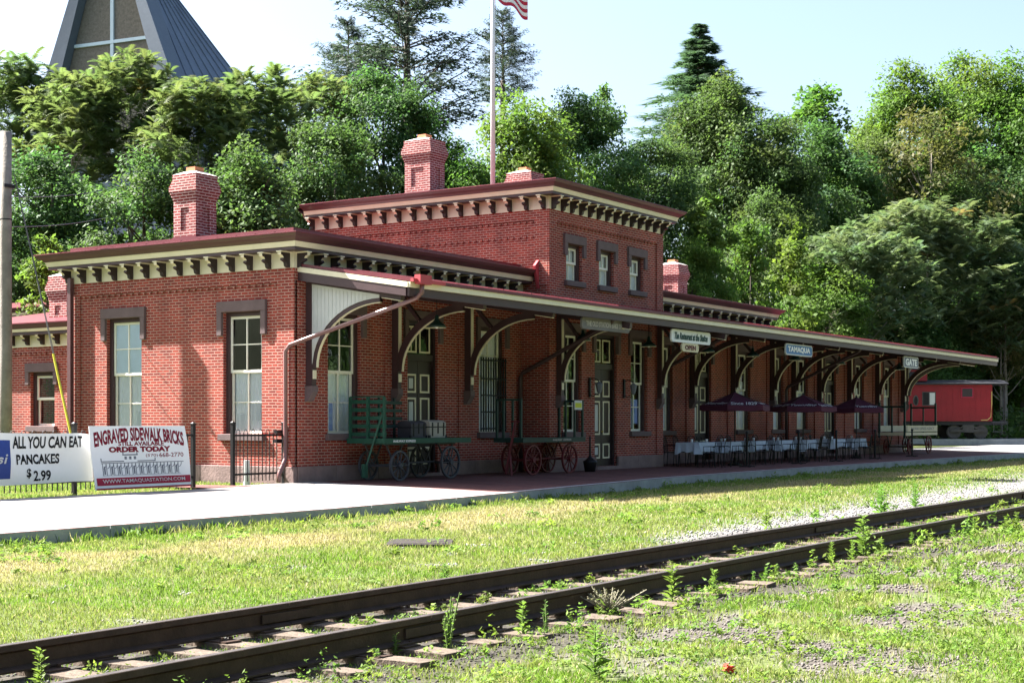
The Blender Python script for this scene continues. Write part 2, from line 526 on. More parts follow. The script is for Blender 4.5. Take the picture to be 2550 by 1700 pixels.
def cover(x, y):
    """what grows where: (grass share, dryness, gravel share)"""
    x = np.asarray(x, float); y = np.asarray(y, float)
    n1 = fbm(x,y,0.55,21); n2 = fbm(x,y,1.7,31); n3 = fbm(x,y,0.25,41)
    ey = edge_y(x)
    d = ey - y                                    # metres out from the kerb
    dry = 0.70*sstep(0.52,0.88, n1*0.5+n2*0.5 + 0.36*np.exp(-((d-2.4)/1.3)**2) - 0.12*sstep(4.5,6.5,d))
    grav = 0.0*x
    # stones along the far side of the track, thicker up the line
    band = np.exp(-((y-(-13.2+0.045*np.clip(x+6,0,30)))/(0.85+0.035*np.clip(x+10,0,40)))**2)
    grav = np.maximum(grav, band*sstep(-10,-5,x + 5*(n1-0.5)))
    tr = sstep(-16.9,-16.2,y)*sstep(-12.9,-13.7,y)   # ballast inside the track
    grav = np.maximum(grav, 0.70*tr)
    # foreground: patchy stones between weeds
    fg = sstep(-16.3,-17.0,y)
    grav = np.maximum(grav, fg*sstep(0.44,0.64, n2*0.55+n1*0.45 + 0.045)*0.95*sstep(-22.5,-17.6,y+1.8*n3))
    grav = np.maximum(grav, sstep(0.62,0.78,n2)*sstep(-9.5,-11.5,y)*(1-fg)*0.8)
    dry = dry*(1-fg) + fg*sstep(0.55,0.8,n3*0.5+n1*0.5)
    return np.clip(1-grav,0,1), np.clip(dry,0,1), np.clip(grav,0,1)

def lines(a, b, fine0, fine1, step, coarse):
    out = [a]
    while out[-1] < b:
        v = out[-1]
        if fine0 <= v < fine1: s = step
        else:
            dd = fine0 - v if v < fine0 else v - fine1
            s = min(coarse, max(step, 0.25*dd+step))
            if v < fine0: s = min(s, max(step, fine0-v))
        out.append(v+s)
    return np.array(out)
gx = lines(-400, 420, -27, 32, 0.16, 22); gy = lines(-300, 420, -22.5, 1.5, 0.16, 22)
GX, GY = np.meshgrid(gx, gy)
GZ = ground_z(GX, GY)
nx, ny = len(gx), len(gy)
V = np.stack([GX.ravel(), GY.ravel(), GZ.ravel()], 1)
I = np.arange(nx*ny).reshape(ny, nx)
F = np.stack([I[:-1,:-1].ravel(), I[:-1,1:].ravel(), I[1:,1:].ravel(), I[1:,:-1].ravel()], 1)
gr, dr, gv = cover(V[:,0], V[:,1])
green = np.array([0.088,0.108,0.037]); straw = np.array([0.21,0.165,0.105]); stone = np.array([0.160,0.152,0.148]); soil = np.array([0.05,0.055,0.025])
tint = (green*(1-dr)[:,None] + straw*dr[:,None])*(1-gv)[:,None] + stone*gv[:,None]
dirt = sstep(-16.5,-17.2,V[:,1])[:,None]*gv[:,None]
trk = (sstep(-17.1,-16.6,V[:,1])*sstep(-12.9,-13.5,V[:,1])*(1-sstep(-2,10,V[:,0])*0.5))[:,None]
tint = tint*(1-0.8*trk) + np.array([0.042,0.035,0.030])*0.8*trk
tint = tint*(1-0.85*dirt) + np.array([0.068,0.056,0.047])*0.85*dirt
wood = sstep(8,13,V[:,1])[:,None]
tint = tint*(1-wood) + soil*wood
gm, nt, b = _base("ground_soil")
at = nt.nodes.new("ShaderNodeAttribute"); at.attribute_name = "tint"
tc = nt.nodes.new("ShaderNodeTexCoord")
no = nt.nodes.new("ShaderNodeTexNoise"); no.inputs["Scale"].default_value = 26; no.inputs["Detail"].default_value = 5; no.inputs["Roughness"].default_value = 0.7
vo = nt.nodes.new("ShaderNodeTexVoronoi"); vo.inputs["Scale"].default_value = 17
nt.links.new(tc.outputs["Object"], no.inputs["Vector"]); nt.links.new(tc.outputs["Object"], vo.inputs["Vector"])
mr = nt.nodes.new("ShaderNodeMapRange"); mr.inputs["From Min"].default_value = 0.25; mr.inputs["From Max"].default_value = 0.75; mr.inputs["To Min"].default_value = 0.55; mr.inputs["To Max"].default_value = 1.4
nt.links.new(no.outputs["Fac"], mr.inputs["Value"])
mx = nt.nodes.new("ShaderNodeMix"); mx.data_type = 'RGBA'; mx.blend_type = 'MULTIPLY'; mx.inputs["Factor"].default_value = 1
nt.links.new(at.outputs["Color"], mx.inputs["A"]); nt.links.new(mr.outputs["Result"], mx.inputs["B"])
nt.links.new(mx.outputs["Result"], b.inputs["Base Color"])
bp = nt.nodes.new("ShaderNodeBump"); bp.inputs["Strength"].default_value = 0.7; bp.inputs["Distance"].default_value = 0.03
nt.links.new(vo.outputs["Distance"], bp.inputs["Height"]); nt.links.new(bp.outputs["Normal"], b.inputs["Normal"])
b.inputs["Roughness"].default_value = 0.95; b.inputs["Specular IOR Level"].default_value = 0.1
tag(np_mesh("ground", V, F, gm, tint, smooth=True), kind="structure")

# platform: brick paving from the station wall to a concrete kerb, concrete walk on the town side
def plat_z(y): return 0.02*min(y, 0.0)
def strip(name, xs, ya, yb, m, dz=0.0, thick=0.0):
    """sheet between two edges ya(x) (inner) and yb(x) (outer), following the platform's fall"""
    mb = MB(); n = len(xs); vs = []
    for x in xs:
        a, c = ya(x), yb(x)
        for t in (0, 0.33, 0.66, 1):
            y = a + (c-a)*t
            vs.append((x, y, plat_z(y)+dz))
    fs = [(i*4+k, i*4+k+1, i*4+k+5, i*4+k+4) for i in range(n-1) for k in range(3)]
    mb.add(vs, fs)
    return tag(mb.build(name, m), kind="structure")
def frange(a, b, s): return [a + s*i for i in range(int(round((b-a)/s))+1)]
KW = 0.28
xs_b = frange(0.6, 47.6, 1.0)
def wallline(x): return 0.1
strip("platform", xs_b, lambda x: 0.12, lambda x: edge_y(x)+KW, M['paver'])
strip("pavement", frange(-42.0, 0.6, 0.6), lambda x: 0.02 if x > -1.85 else -0.42, lambda x: edge_y(x)+KW, M['concrete'])
strip("pavement", frange(47.6, 75.0, 0.9), lambda x: 2.4, lambda x: edge_y(x)+KW, M['asphalt'])
# brick apron between the two fences
mb = MB(); mb.add([(-3.0,-0.42,0.0),(-1.75,-0.42,0.0),(-1.75,2.2,-0.02),(-3.0,2.2,-0.02)], [(0,1,2,3)])
tag(mb.build("path", M['paver']), kind="structure")
# kerb blocks with joints and a thin brick edging on top
mb = MB(); me_ = MB()
x = -42.0
rk = random.Random(5)
while x < 75:
    L = rk.choice([2.9, 3.05, 3.2]); x2 = min(x+L, 75.0)
    n = 3
    for i in range(n):
        a = x + (x2-x-0.012)*i/n; c = x + (x2-x-0.012)*(i+1)/n
        ya, yb = float(edge_y(a)), float(edge_y(c))
        t0, t1 = plat_z(ya)+0.0, plat_z(yb)+0.0
        vs = [(a,ya,-0.5),(c,yb,-0.5),(c,yb,t1),(a,ya,t0),(a,ya+KW,-0.5),(c,yb+KW,-0.5),(c,yb+KW,t1+0.005),(a,ya+KW,t0+0.005)]
        mb.add(vs, [(0,1,2,3),(3,2,6,7),(4,7,6,5),(0,3,7,4),(1,5,6,2)])
        me_.add([(a,ya+0.005,t0+0.004),(c,yb+0.005,t1+0.004),(c,yb+0.075,t1+0.006),(a,ya+0.075,t0+0.006)], [(0,1,2,3)])
    x = x2
tag(mb.build("kerb", M['kerb']), kind="structure")
tag(me_.build("kerb_edging", M['paver']), kind="structure")

# ---------------------------------------------------------------- railway track
mbp = [(-0.036,0.155),(0.036,0.155),(0.038,0.12),(0.012,0.105),(0.010,0.03),(0.07,0.012),(0.07,0.0),(-0.07,0.0),(-0.07,0.012),(-0.010,0.03),(-0.012,0.105),(-0.038,0.12)]
for yy, lab in ((RAIL_FAR, "rusty steel rail on the station side of the track"), (RAIL_NEAR, "rusty steel rail on the weedy side of the track, away from the station")):
    mb = MB()
    xx = -40.0
    while xx < 90:
        x2 = min(90, xx+11.9)
        mb.prism([(yy+p[0], -0.305+p[1]*1.18) for p in mbp], 'x', xx, x2-0.006)
        mb.box(xx, x2-0.006, yy-0.030, yy+0.030, -0.1219, -0.1195, 1)
        mb.box(x2-0.32, x2+0.30, yy-0.033, yy+0.033, -0.262, -0.192)       # joint bar
        xx = x2
    tag(mb.build("rail", [M['rail'], M['railtop']]), lab, "rail", "rails of the railway track")

def tie_mesh(seed):
    r = random.Random(seed); mb = MB()
    n = 9; L = 2.55; W = 0.22
    top = []; vs = []
    for i in range(n):
        t = -L/2 + L*i/(n-1)
        wob = 0.012*(r.random()-0.5)
        vs += [(-W/2+wob, t, -0.17), (-W/2+wob, t, -0.012+0.014*r.random()), (W/2+wob+0.01*r.random(), t, -0.012+0.014*r.random()), (W/2+wob, t, -0.17)]
    fs = [(i*4+k, i*4+(k+1)%4, i*4+4+(k+1)%4, i*4+4+k) for i in range(n-1) for k in range(4)]
    fs += [(0,1,2,3), ((n-1)*4+3,(n-1)*4+2,(n-1)*4+1,(n-1)*4)]
    mb.add(vs, fs)
    for s in (-0.7225, 0.7225):                                              # tie plates and spikes
        mb.box(-0.09, 0.09, s-0.17, s+0.17, -0.014, 0.008, 1)
        for a in (-0.05, 0.05):
            mb.box(a-0.012, a+0.012, s-0.095-0.012, s-0.095+0.012, 0.0, 0.035, 1)
            mb.box(a-0.012, a+0.012, s+0.095-0.012, s+0.095+0.012, 0.0, 0.035, 1)
    o = mb.build("railroad_tie", [M['tie'], M['rail']])
    me = o.data; bpy.data.objects.remove(o)
    return me
TIES = [tie_mesh(s) for s in range(5)]
rt = random.Random(3)
x = -21.6; k = 0
while x < 16.0:
    o = bpy.data.objects.new("railroad_tie", TIES[k % 5])
    o.location = (x + rt.uniform(-0.06,0.06), (RAIL_FAR+RAIL_NEAR)/2 + rt.uniform(-0.09,0.09), -0.320 + rt.uniform(-0.010,0.006))
    o.rotation_euler = (rt.uniform(-0.004,0.004), rt.uniform(-0.03,0.03), rt.uniform(-0.04,0.04) + (math.pi if rt.random() < .5 else 0))
    tag(link(o), "weathered wooden railroad tie lying under the two rails", "railroad tie", "ties under the railway track")
    x += rt.uniform(0.54,0.60); k += 1

# ---------------------------------------------------------------- the station
ST = root("train_station", (0,0,0), "long red brick railway station with a raised centre block and platform canopy", "station")

def wall(mb, axis, c, u0, u1, z0, z1, ops=(), depth=0.26, inward=1):
    us = sorted({u0, u1, *[e for o in ops for e in o[:2]]}); zs = sorted({z0, z1, *[e for o in ops for e in o[2:]]})
    P = (lambda u, z, d=0.0: (c+d*inward, u, z)) if axis == 'x' else (lambda u, z, d=0.0: (u, c+d*inward, z))
    for a, b2 in zip(us, us[1:]):
        for p, q in zip(zs, zs[1:]):
            if any(o[0] <= (a+b2)/2 <= o[1] and o[2] <= (p+q)/2 <= o[3] for o in ops): continue
            mb.add([P(a,p), P(b2,p), P(b2,q), P(a,q)], [(0,1,2,3)])
    for a, b2, p, q in ops:
        for e in (a, b2):
            mb.add([P(e,p), P(e,q), P(e,q,depth), P(e,p,depth)], [(0,1,2,3)])
        for e in (p, q):
            mb.add([P(a,e), P(b2,e), P(b2,e,depth), P(a,e,depth)], [(0,1,2,3)])

WZ0, WZ1 = 1.10, 3.95
DZ0, DZ1 = 0.08, 3.95
END_W = [(4.94,6.18),(0.97,2.19)]
FAC = dict(W1=(1.2,2.41), D1=(4.27,5.56), W2=(7.45,8.71), W5=(17.7,18.91), D3=(20.55,21.85), W6=(23.95,25.2),
           W7=(27.1,28.3), W8=(29.65,30.8), D4=(32.6,33.9), W9=(36.1,37.3), W10=(39.85,41.02))
BAY = dict(W3=(10.35,11.36), D2=(12.12,13.44), W4=(14.32,15.39))
TOPW = [(10.5,11.38),(12.37,13.25),(14.25,15.13)]
BX0, BX1, BY0, BY1 = 9.55, 16.3, -0.9, 7.7
XE, XL, YB = 26.5, 42.4, 7.58
def ops(keys, src): return [(*src[k], DZ0 if k[0]=='D' else WZ0, DZ1 if k[0]=='D' else WZ1) for k in keys]

def pil(mb, axis, c, u0, u1, z0, z1, d=0.055, sgn=-1):
    if axis == 'x': mb.box(min(c+sgn*d,c+0.05), max(c+sgn*d,c+0.05), u0, u1, z0, z1)
    else: mb.box(u0, u1, min(c+sgn*d,c+0.05), max(c+sgn*d,c+0.05), z0, z1)
def dentils(mb, axis, c, u0, u1, z, d=0.035, pitch=0.215):
    u = u0
    while u + 0.10 < u1:
        pil(mb, axis, c, u, u+0.105, z, z+0.062, d); u += pitch

# brick walls, block by block
mb = MB()
wall(mb, 'x', 0.0, 0.0, YB, -0.4, 5.3, [(a,b2,WZ0,WZ1) for a,b2 in END_W])
wall(mb, 'y', 0.0, 0.0, BX0, -0.4, 5.3, ops(['W1','D1','W2'], FAC))
wall(mb, 'y', YB, 0.0, BX0, -0.4, 5.3)
pil(mb,'x',0.0, 0.0-0.055, 0.46, 0.36, 4.88); pil(mb,'x',0.0, 7.12, YB+0.0, 0.36, 4.88)
pil(mb,'x',0.0, 0.46, 7.12, 4.56, 4.88, 0.052); dentils(mb,'x',0.0, 0.5, 7.1, 4.49)
for u in (0.46, 3.6, 6.75): pil(mb,'y',0.0, u-0.3 if u>1 else 0.0, u+0.3, 0.36, 4.6)
pil(mb,'y',0.0, 0.0, BX0, 4.6, 4.88, 0.052); dentils(mb,'y',0.0, 0.5, 9.4, 4.53)
mb.build("wall", M['brick'], ST)
mb = MB()
wall(mb, 'y', BY0, BX0, BX1, -0.4, 7.7, ops(['W3','D2','W4'], BAY) + [(a,b2,5.40,6.45) for a,b2 in TOPW])
wall(mb, 'x', BX0, BY0, BY1, -0.4, 7.7, inward=1)
wall(mb, 'x', BX1, BY0, BY1, -0.4, 7.7, inward=-1)
wall(mb, 'y', BY1, BX0, BX1, -0.4, 7.7)
pil(mb,'y',BY0, BX0-0.05, BX0+0.36, 0.3, 7.30); pil(mb,'y',BY0, BX1-0.36, BX1+0.05, 0.3, 7.30)
pil(mb,'y',BY0, BX0+0.36, BX1-0.36, 6.98, 7.30, 0.052)
pil(mb,'x',BX0, BY0, BY0+0.42, 5.2, 7.30); pil(mb,'x',BX0, BY0+0.42, BY1, 7.02, 7.30, 0.052)
dentils(mb,'x',BX0, BY0+0.5, BY1-0.2, 6.94); dentils(mb,'x',BX0, BY0+0.5, BY1-2.0, 6.52)
dentils(mb,'y',BY0, BX0+0.45, BX1-0.45, 6.91)
mb.build("tower_wall", M['brick'], ST)
mb = MB()
wall(mb, 'y', 0.0, BX1, XE, -0.4, 5.3, ops(['W5','D3','W6'], FAC))
wall(mb, 'x', XE, 0.0, YB, -0.4, 5.3, inward=-1); wall(mb, 'y', YB, BX1, XE, -0.4, 5.3)
for u in (20.1, 23.4): pil(mb,'y',0.0, u-0.28, u+0.28, 0.36, 4.6)
pil(mb,'y',0.0, BX1, XE, 4.6, 4.88, 0.052)
mb.build("wing_wall", M['brick'], ST)
mb = MB()
wall(mb, 'y', 0.0, XE, XL, -0.4, 4.95, ops(['W7','W8','D4','W9','W10'], FAC))
wall(mb, 'x', XL, 0.0, YB, -0.4, 4.95, inward=-1); wall(mb, 'y', YB, XE, XL, -0.4, 4.95)
for u in (26.9, 29.0, 31.7, 35.1, 38.6, 42.1): pil(mb,'y',0.0, u-0.28, u+0.28, 0.36, 4.6)
mb.build("low_wing_wall", M['brick'], ST)

mb = MB()
for a in (((0.2,3.2),(9.4,3.2)),((2.6,0.3),(2.6,7.4)),((16.4,3.0),(26.4,3.0)),((26.6,3.0),(42.3,3.0)),((9.7,2.4),(16.2,2.4))):
    (xa,ya),(xb,yb) = a; mb.add([(xa,ya,-0.2),(xb,yb,-0.2),(xb,yb,4.8),(xa,ya,4.8)], [(0,1,2,3)])
mb.add([(9.7,1.2,5.0),(16.2,1.2,5.0),(16.2,1.2,7.2),(9.7,1.2,7.2)], [(0,1,2,3)])
mb.build("dark_backing", M['interior'], ST)  # near-black sheets added behind the panes, standing in for unlit rooms

# stone base course with butt joints
def base_run(mb, axis, c, u0, u1, gaps, z1):
    cuts = [u0] + [e for g in gaps for e in g] + [u1]
    r = random.Random(int(u0*10)+3)
    for a, b2 in zip(cuts[::2], cuts[1::2]):
        u = a
        while u < b2-0.05:
            v = min(b2, u + r.uniform(1.2,1.9))
            if b2 - v < 0.4: v = b2
            pil(mb, axis, c, u, v-0.012, -0.42, z1, 0.075)
            u = v
for ax_, c_, a_, b_ in (('x',0.0,-0.07,YB+0.07),('y',0.0,0.07,FAC['D1'][0]),('y',0.0,FAC['D1'][1],BX0),('y',BY0,BX0-0.07,BAY['D2'][0]),('y',BY0,BAY['D2'][1],BX1+0.07),
                        ('y',0.0,BX1,FAC['D3'][0]),('y',0.0,FAC['D3'][1],XE),('y',0.0,XE,FAC['D4'][0]),('y',0.0,FAC['D4'][1],XL)):
    mb = MB(); base_run(mb, ax_, c_, a_, b_, [], 0.36); mb.build("base_course", M['basestone'], ST, bevel=0.012)

# windows: local frame is centred on the sill, x along the wall, y into the wall
def make_window(width, z0, z1, style, legs=0.55, cols=2, curtain='lace', notices=()):
    h = z1 - z0; hw = width/2
    mb = MB()                                                                 # casing
    cw = 0.10
    mb.box(-hw, -hw+cw, 0.10, 0.30, 0, h-cw); mb.box(hw-cw, hw, 0.10, 0.30, 0, h-cw); mb.box(-hw, hw, 0.10, 0.30, h-cw, h)
    win = mb.build("window", M['brown'])
    mb = MB()                                                                 # sashes
    iw = hw - cw; mid = (h-cw)*0.52; sw = 0.055; bw = 0.025
    def sash(a, b2, y, t):
        mb.box(-iw, -iw+sw, y, y+t, a, b2); mb.box(iw-sw, iw, y, y+t, a, b2)
        mb.box(-iw+sw, iw-sw, y, y+t, a, a+sw*1.2); mb.box(-iw+sw, iw-sw, y, y+t, b2-sw*1.1, b2)
        for c in range(1, cols):
            xx = -iw + 2*iw*c/cols
            mb.box(xx-bw/2-0.004, xx+bw/2+0.004, y+0.003, y+t-0.003, a+sw*1.2, b2-sw*1.1)
        if style != 'small':
            mb.box(-iw+sw, iw-sw, y+0.006, y+t-0.006, (a+b2)/2-bw/2, (a+b2)/2+bw/2)
    sash(mid, h-cw, 0.150, 0.042); sash(0.0, mid+0.05, 0.198, 0.042)
    mb.build("sash", M['sash'], win)
    mb = MB()
    mb.add([(-iw,0.172,mid),(iw,0.172,mid),(iw,0.172,h-cw),(-iw,0.172,h-cw)], [(0,1,2,3)])
    mb.add([(-iw,0.220,0.0),(iw,0.220,0.0),(iw,0.220,mid+0.02),(-iw,0.220,mid+0.02)], [(0,1,2,3)])
    mb.build("pane", M['glass'], win)
    mb = MB()                                                                 # hooded lintel with dropped ends
    lh = 0.25; e = 0.165
    mb.box(-hw-e, hw+e, -0.075, 0.06, h-0.004, h+lh)
    for s in (-1, 1):
        a, b2 = (-hw-e, -hw) if s < 0 else (hw, hw+e)
        mb.box(a+0.004, b2-0.002, -0.072, 0.06, h-legs, h-0.004)
    mb.build("lintel", M['brownstone'], win, bevel=0.01)
    mb = MB(); mb.box(-hw-0.10, hw+0.10, -0.10, 0.34, -0.16, -0.003)
    mb.build("sill", M['brownstone'], win, bevel=0.01)
    if curtain:
        mb = MB(); top = {'lace': mid, 'full': h-cw, 'blind': h-cw, 'half': h*0.62}[curtain]
        n = 40
        if curtain in ('blind',):
            mb.add([(-iw,0.182,mid+0.03),(iw,0.182,mid+0.03),(iw,0.182,top),(-iw,0.182,top)], [(0,1,2,3)])
            mb.build("blind", M['blind'], win)
            mb = MB(); top = mid
        vs = []
        for i in range(n+1):
            xx = -iw + 2*iw*i/n
            yy = 0.252 + 0.014*math.sin(i*1.35) + 0.008*math.sin(i*0.6+1)
            vs += [(xx, yy, 0.02), (xx, yy, top)]
        mb.add(vs, [(2*i,2*i+2,2*i+3,2*i+1) for i in range(n)])
        mb.build("curtain", M['curtain'], win, smooth=True)
    for (xx, zz, ww, hh, mk) in notices:
        mb = MB(); mb.box(xx-ww/2, xx+ww/2, 0.243, 0.247, zz-hh/2, zz+hh/2)
        mb.build("notice", M[mk], win)
    return win

def put(o, axis, c, u, z):
    o.parent = ST
    if axis == 'x': o.location = (c, u, z); o.rotation_euler = (0,0,-math.pi/2)
    else: o.location = (u, c, z)
    return o

def mid(p): return (p[0]+p[1])/2
wA = put(make_window(1.24, WZ0, WZ1, 'tall', curtain='blind', notices=[(0.30,0.33,0.24,0.40,'paper')]), 'x', 0.0, mid(END_W[0]), WZ0)
wB = put(make_window(1.22, WZ0, WZ1, 'tall', curtain='lace', notices=[(-0.28,0.30,0.25,0.36,'paper'),(0.22,0.52,0.27,0.42,'paper')]), 'x', 0.0, mid(END_W[1]), WZ0)
put(make_window(1.21, WZ0, WZ1, 'tall', curtain='lace', notices=[(-0.30,0.40,0.3,0.7,'bluepaper')]), 'y', 0.0, mid(FAC['W1']), WZ0)
w2 = put(make_window(1.26, WZ0, WZ1, 'tall', curtain='full'), 'y', 0.0, mid(FAC['W2']), WZ0)
mb = MB()                                                                     # iron grille over the lower sash
for i in range(11): mb.box(-0.60+0.12*i-0.012, -0.60+0.12*i+0.012, -0.06, -0.03, 0.02, 2.03)
for z in (0.1,0.55,1.0,1.45,1.95): mb.box(-0.63, 0.63, -0.068, -0.045, z-0.02, z+0.02)
mb.build("grille", M['iron'], w2)
put(make_window(1.01, WZ0, WZ1, 'tall', curtain=None), 'y', BY0, mid(BAY['W3']), WZ0)
put(make_window(1.07, WZ0, WZ1, 'tall', curtain=None, notices=[(-0.2,0.55,0.30,0.9,'bluepaper'),(0.2,0.6,0.26,0.75,'bluepaper')]), 'y', BY0, mid(BAY['W4']), WZ0)
wf = make_window(1.2, WZ0, WZ1, 'tall', curtain='half')
put(wf, 'y', 0.0, mid(FAC['W5']), WZ0)
for kk in ('W6','W7','W8','W9','W10'):
    put(copy_tree(wf), 'y', 0.0, mid(FAC[kk]), WZ0)
wt = make_window(0.88, 5.40, 6.45, 'small', legs=0.35, curtain='full')
put(wt, 'y', BY0, mid(TOPW[0]), 5.40)
for p in TOPW[1:]: put(copy_tree(wt), 'y', BY0, mid(p), 5.40)

# doors: panelled double doors under a transom light
def make_door(width, h):
    hw = width/2
    mb = MB()
    mb.box(-hw, -hw+0.08, 0.08, 0.30, 0, h-0.08); mb.box(hw-0.08, hw, 0.08, 0.30, 0, h-0.08); mb.box(-hw, hw, 0.08, 0.30, h-0.08, h)
    mb.box(-hw+0.08, hw-0.08, 0.10, 0.28, 2.86, 3.02)                       # transom bar
    mb.box(-hw+0.08, -0.006, 0.17, 0.22, 0.0, 2.86); mb.box(0.006, hw-0.08, 0.17, 0.22, 0.0, 2.86)
    d = mb.build("door", M['darkbrown'])
    def frame(a, b2, p, q, y, t=0.046):
        nonlocal mb
        mb.box(a, a+t, y, y+0.02, p, q); mb.box(b2-t, b2, y, y+0.02, p, q)
        mb.box(a+t, b2-t, y, y+0.02, p, p+t); mb.box(a+t, b2-t, y, y+0.02, q-t, q)
    q = (hw-0.08)
    for s in (-1, 1):
        a, b2 = ((-q+0.09, -0.09) if s < 0 else (0.09, q-0.09))
        for p, r in ((0.22,0.66),(0.92,1.92),(2.04,2.52)):
            mb = MB(); frame(a, b2, p, r, 0.150); mb.build("panel_trim", M['cream'], d)
            if s < 0:
                mb = MB(); mb.box(a+0.11, b2-0.11, 0.160, 0.168, p+0.11, r-0.11); mb.build("door_panel", M['pale'], d)
        mb = MB(); frame(a-0.03, b2+0.03, 3.06, h-0.13, 0.150, 0.045)
        if s < 0: mb.box((a+b2)/2-0.014, (a+b2)/2+0.014, 0.152, 0.168, 3.105, h-0.175); mb.box(a+0.016, b2-0.016, 0.153, 0.167, 3.42, 3.445)
        mb.build("transom_frame", M['cream'], d)
    mb = MB(); mb.add([(-q,0.19,3.02),(q,0.19,3.02),(q,0.19,h-0.08),(-q,0.19,h-0.08)], [(0,1,2,3)])
    mb.build("transom_pane", M['glass'], d)
    mb = MB(); mb.lathe([(0.0,0),(0.03,0.005),(0.035,0.02),(0.02,0.04),(0,0.045)], (0.05,0.145,1.0), 10)
    mb.build("handle", M['gold'], d)
    mb = MB(); e = 0.165
    mb.box(-hw-e, hw+e, -0.075, 0.06, h-0.004, h+0.25)
    for s in (-1,1):
        a, b2 = (-hw-e, -hw) if s < 0 else (hw, hw+e)
        mb.box(a+0.004, b2-0.002, -0.072, 0.06, h-0.55, h-0.004)
    mb.build("lintel", M['brownstone'], d, bevel=0.01)
    mb = MB(); mb.box(-hw, hw, -0.09, 0.3, -0.10, -0.002); mb.build("threshold", M['basestone'], d)
    return d
dr_ = make_door(1.31, DZ1-DZ0)
put(dr_, 'y', BY0, mid(BAY['D2']), DZ0)
for kk in ('D1','D3','D4'): put(copy_tree(dr_), 'y', 0.0, mid(FAC[kk]), DZ0)

# cornices: one profile swept round each roof edge
def sweep(mb, path, prof, mi=0):
    """path: plan points (outside lies to the right of travel); prof: (offset, z)"""
    n = len(path); offs = []
    for i in range(n):
        p = Vector(path[i]).to_2d()
        ds = []
        if i > 0: ds.append((p - Vector(path[i-1]).to_2d()).normalized())
        if i < n-1: ds.append((Vector(path[i+1]).to_2d() - p).normalized())
        ns = [Vector((d.y, -d.x)) for d in ds]
        if len(ns) == 2:
            v = (ns[0]+ns[1]); v = v/ (1 + ns[0].dot(ns[1]))
        else: v = ns[0]
        offs.append((p, v))
    k = len(prof)
    vs = [(p.x+v.x*o, p.y+v.y*o, z) for p, v in offs for o, z in prof]
    mb.add(vs, [(i*k+j, i*k+j+1, (i+1)*k+j+1, (i+1)*k+j) for i in range(n-1) for j in range(k-1)], mi)

def cornice(path, zb):
    mb = MB(); sweep(mb, path, [(0.0,zb),(0.06,zb),(0.06,zb+0.36)]); mb.build("frieze", M['cream'], ST)
    mb = MB(); sweep(mb, path, [(0.04,zb+0.355),(0.36,zb+0.36),(0.36,zb+0.435),(0.34,zb+0.435)]); mb.build("soffit", M['brown'], ST)
    mb = MB(); sweep(mb, path, [(0.33,zb+0.432),(0.385,zb+0.432),(0.40,zb+0.49),(0.425,zb+0.545),(0.40,zb+0.55)]); mb.build("cornice", M['cream'], ST)
    mb = MB(); sweep(mb, path, [(0.39,zb+0.552),(0.432,zb+0.552),(0.48,zb+0.60),(0.56,zb+0.645),(0.60,zb+0.70),(0.605,zb+0.715)]); mb.build("gutter", M['gutter'], ST)
    mb = MB(); sweep(mb, path, [(0.585,zb+0.70),(0.618,zb+0.712),(0.618,zb+0.735),(0.585,zb+0.742),(0.10,zb+0.80),(-0.05,zb+0.82)]); mb.build("roof_edge", M['redroof'], ST)

LW = [(BX0,YB),(0,YB),(0,0),(BX0,0)]
cornice(LW, 4.88)
cornice([(BX1,0),(XE,0),(XE,YB),(BX1,YB)], 4.88)
cornice([(BX0,BY1),(BX0,BY0),(BX1,BY0),(BX1,BY1),(BX0,BY1)], 7.30)
def hip(x0, x1, y0, y1, z, rise, cut0=True, cut1=True):
    h = (y1-y0)/2; a = x0 + (h if cut0 else 0); c = x1 - (h if cut1 else 0); ym = (y0+y1)/2
    mb = MB()
    mb.add([(x0,y0,z),(x1,y0,z),(x1,y1,z),(x0,y1,z),(min(a,(x0+x1)/2),ym,z+rise),(max(c,(x0+x1)/2),ym,z+rise)], [(0,1,5,4),(1,2,5),(2,3,4,5),(3,0,4)])
    # standing seams
    n = int((x1-x0)/0.6)
    for i in range(1, n):
        xx = x0 + (x1-x0)*i/n
        t = min(1.0, (xx-x0)/h if cut0 else 1.0, (x1-xx)/h if cut1 else 1.0)
        for s in (0, 1):
            ya = y0 if s == 0 else y1; yb = ya + (ym-ya)*t
            mb.bar((xx,ya,z+0.01), (xx,yb,z+rise*t+0.01), 0.025, 0.04)
    if cut0:
        for i in range(1, int((y1-y0)/0.6)):
            yy = y0 + 0.6*i; t = min(1.0, (yy-y0)/h, (y1-yy)/h)
            mb.bar((x0,yy,z+0.01), (x0+h*t,yy,z+rise*t+0.01), 0.025, 0.04)
    return mb.build("roof", M['redroof'], ST)
hip(-0.02, BX0-0.01, -0.02, YB+0.02, 5.70, 0.62, True, False)
hip(BX1+0.01, XE+0.02, -0.02, YB+0.02, 5.70, 0.62, False, True)
hip(BX0-0.3, BX1+0.3, BY0-0.3, BY1+0.3, 8.085, 0.45)
# raised red flashing course set back from the gutter
mb = MB(); sweep(mb, LW, [(-0.10,5.68),(-0.02,5.68),(-0.02,5.80),(-0.10,5.81)]); mb.build("flashing", M['redroof'], ST)
mb = MB(); mb.prism([(9.3,5.72),(9.56,5.95),(9.56,5.1),(9.50,5.1)], 'y', -0.62, -0.54); mb.build("flashing", M['redscup'], ST)

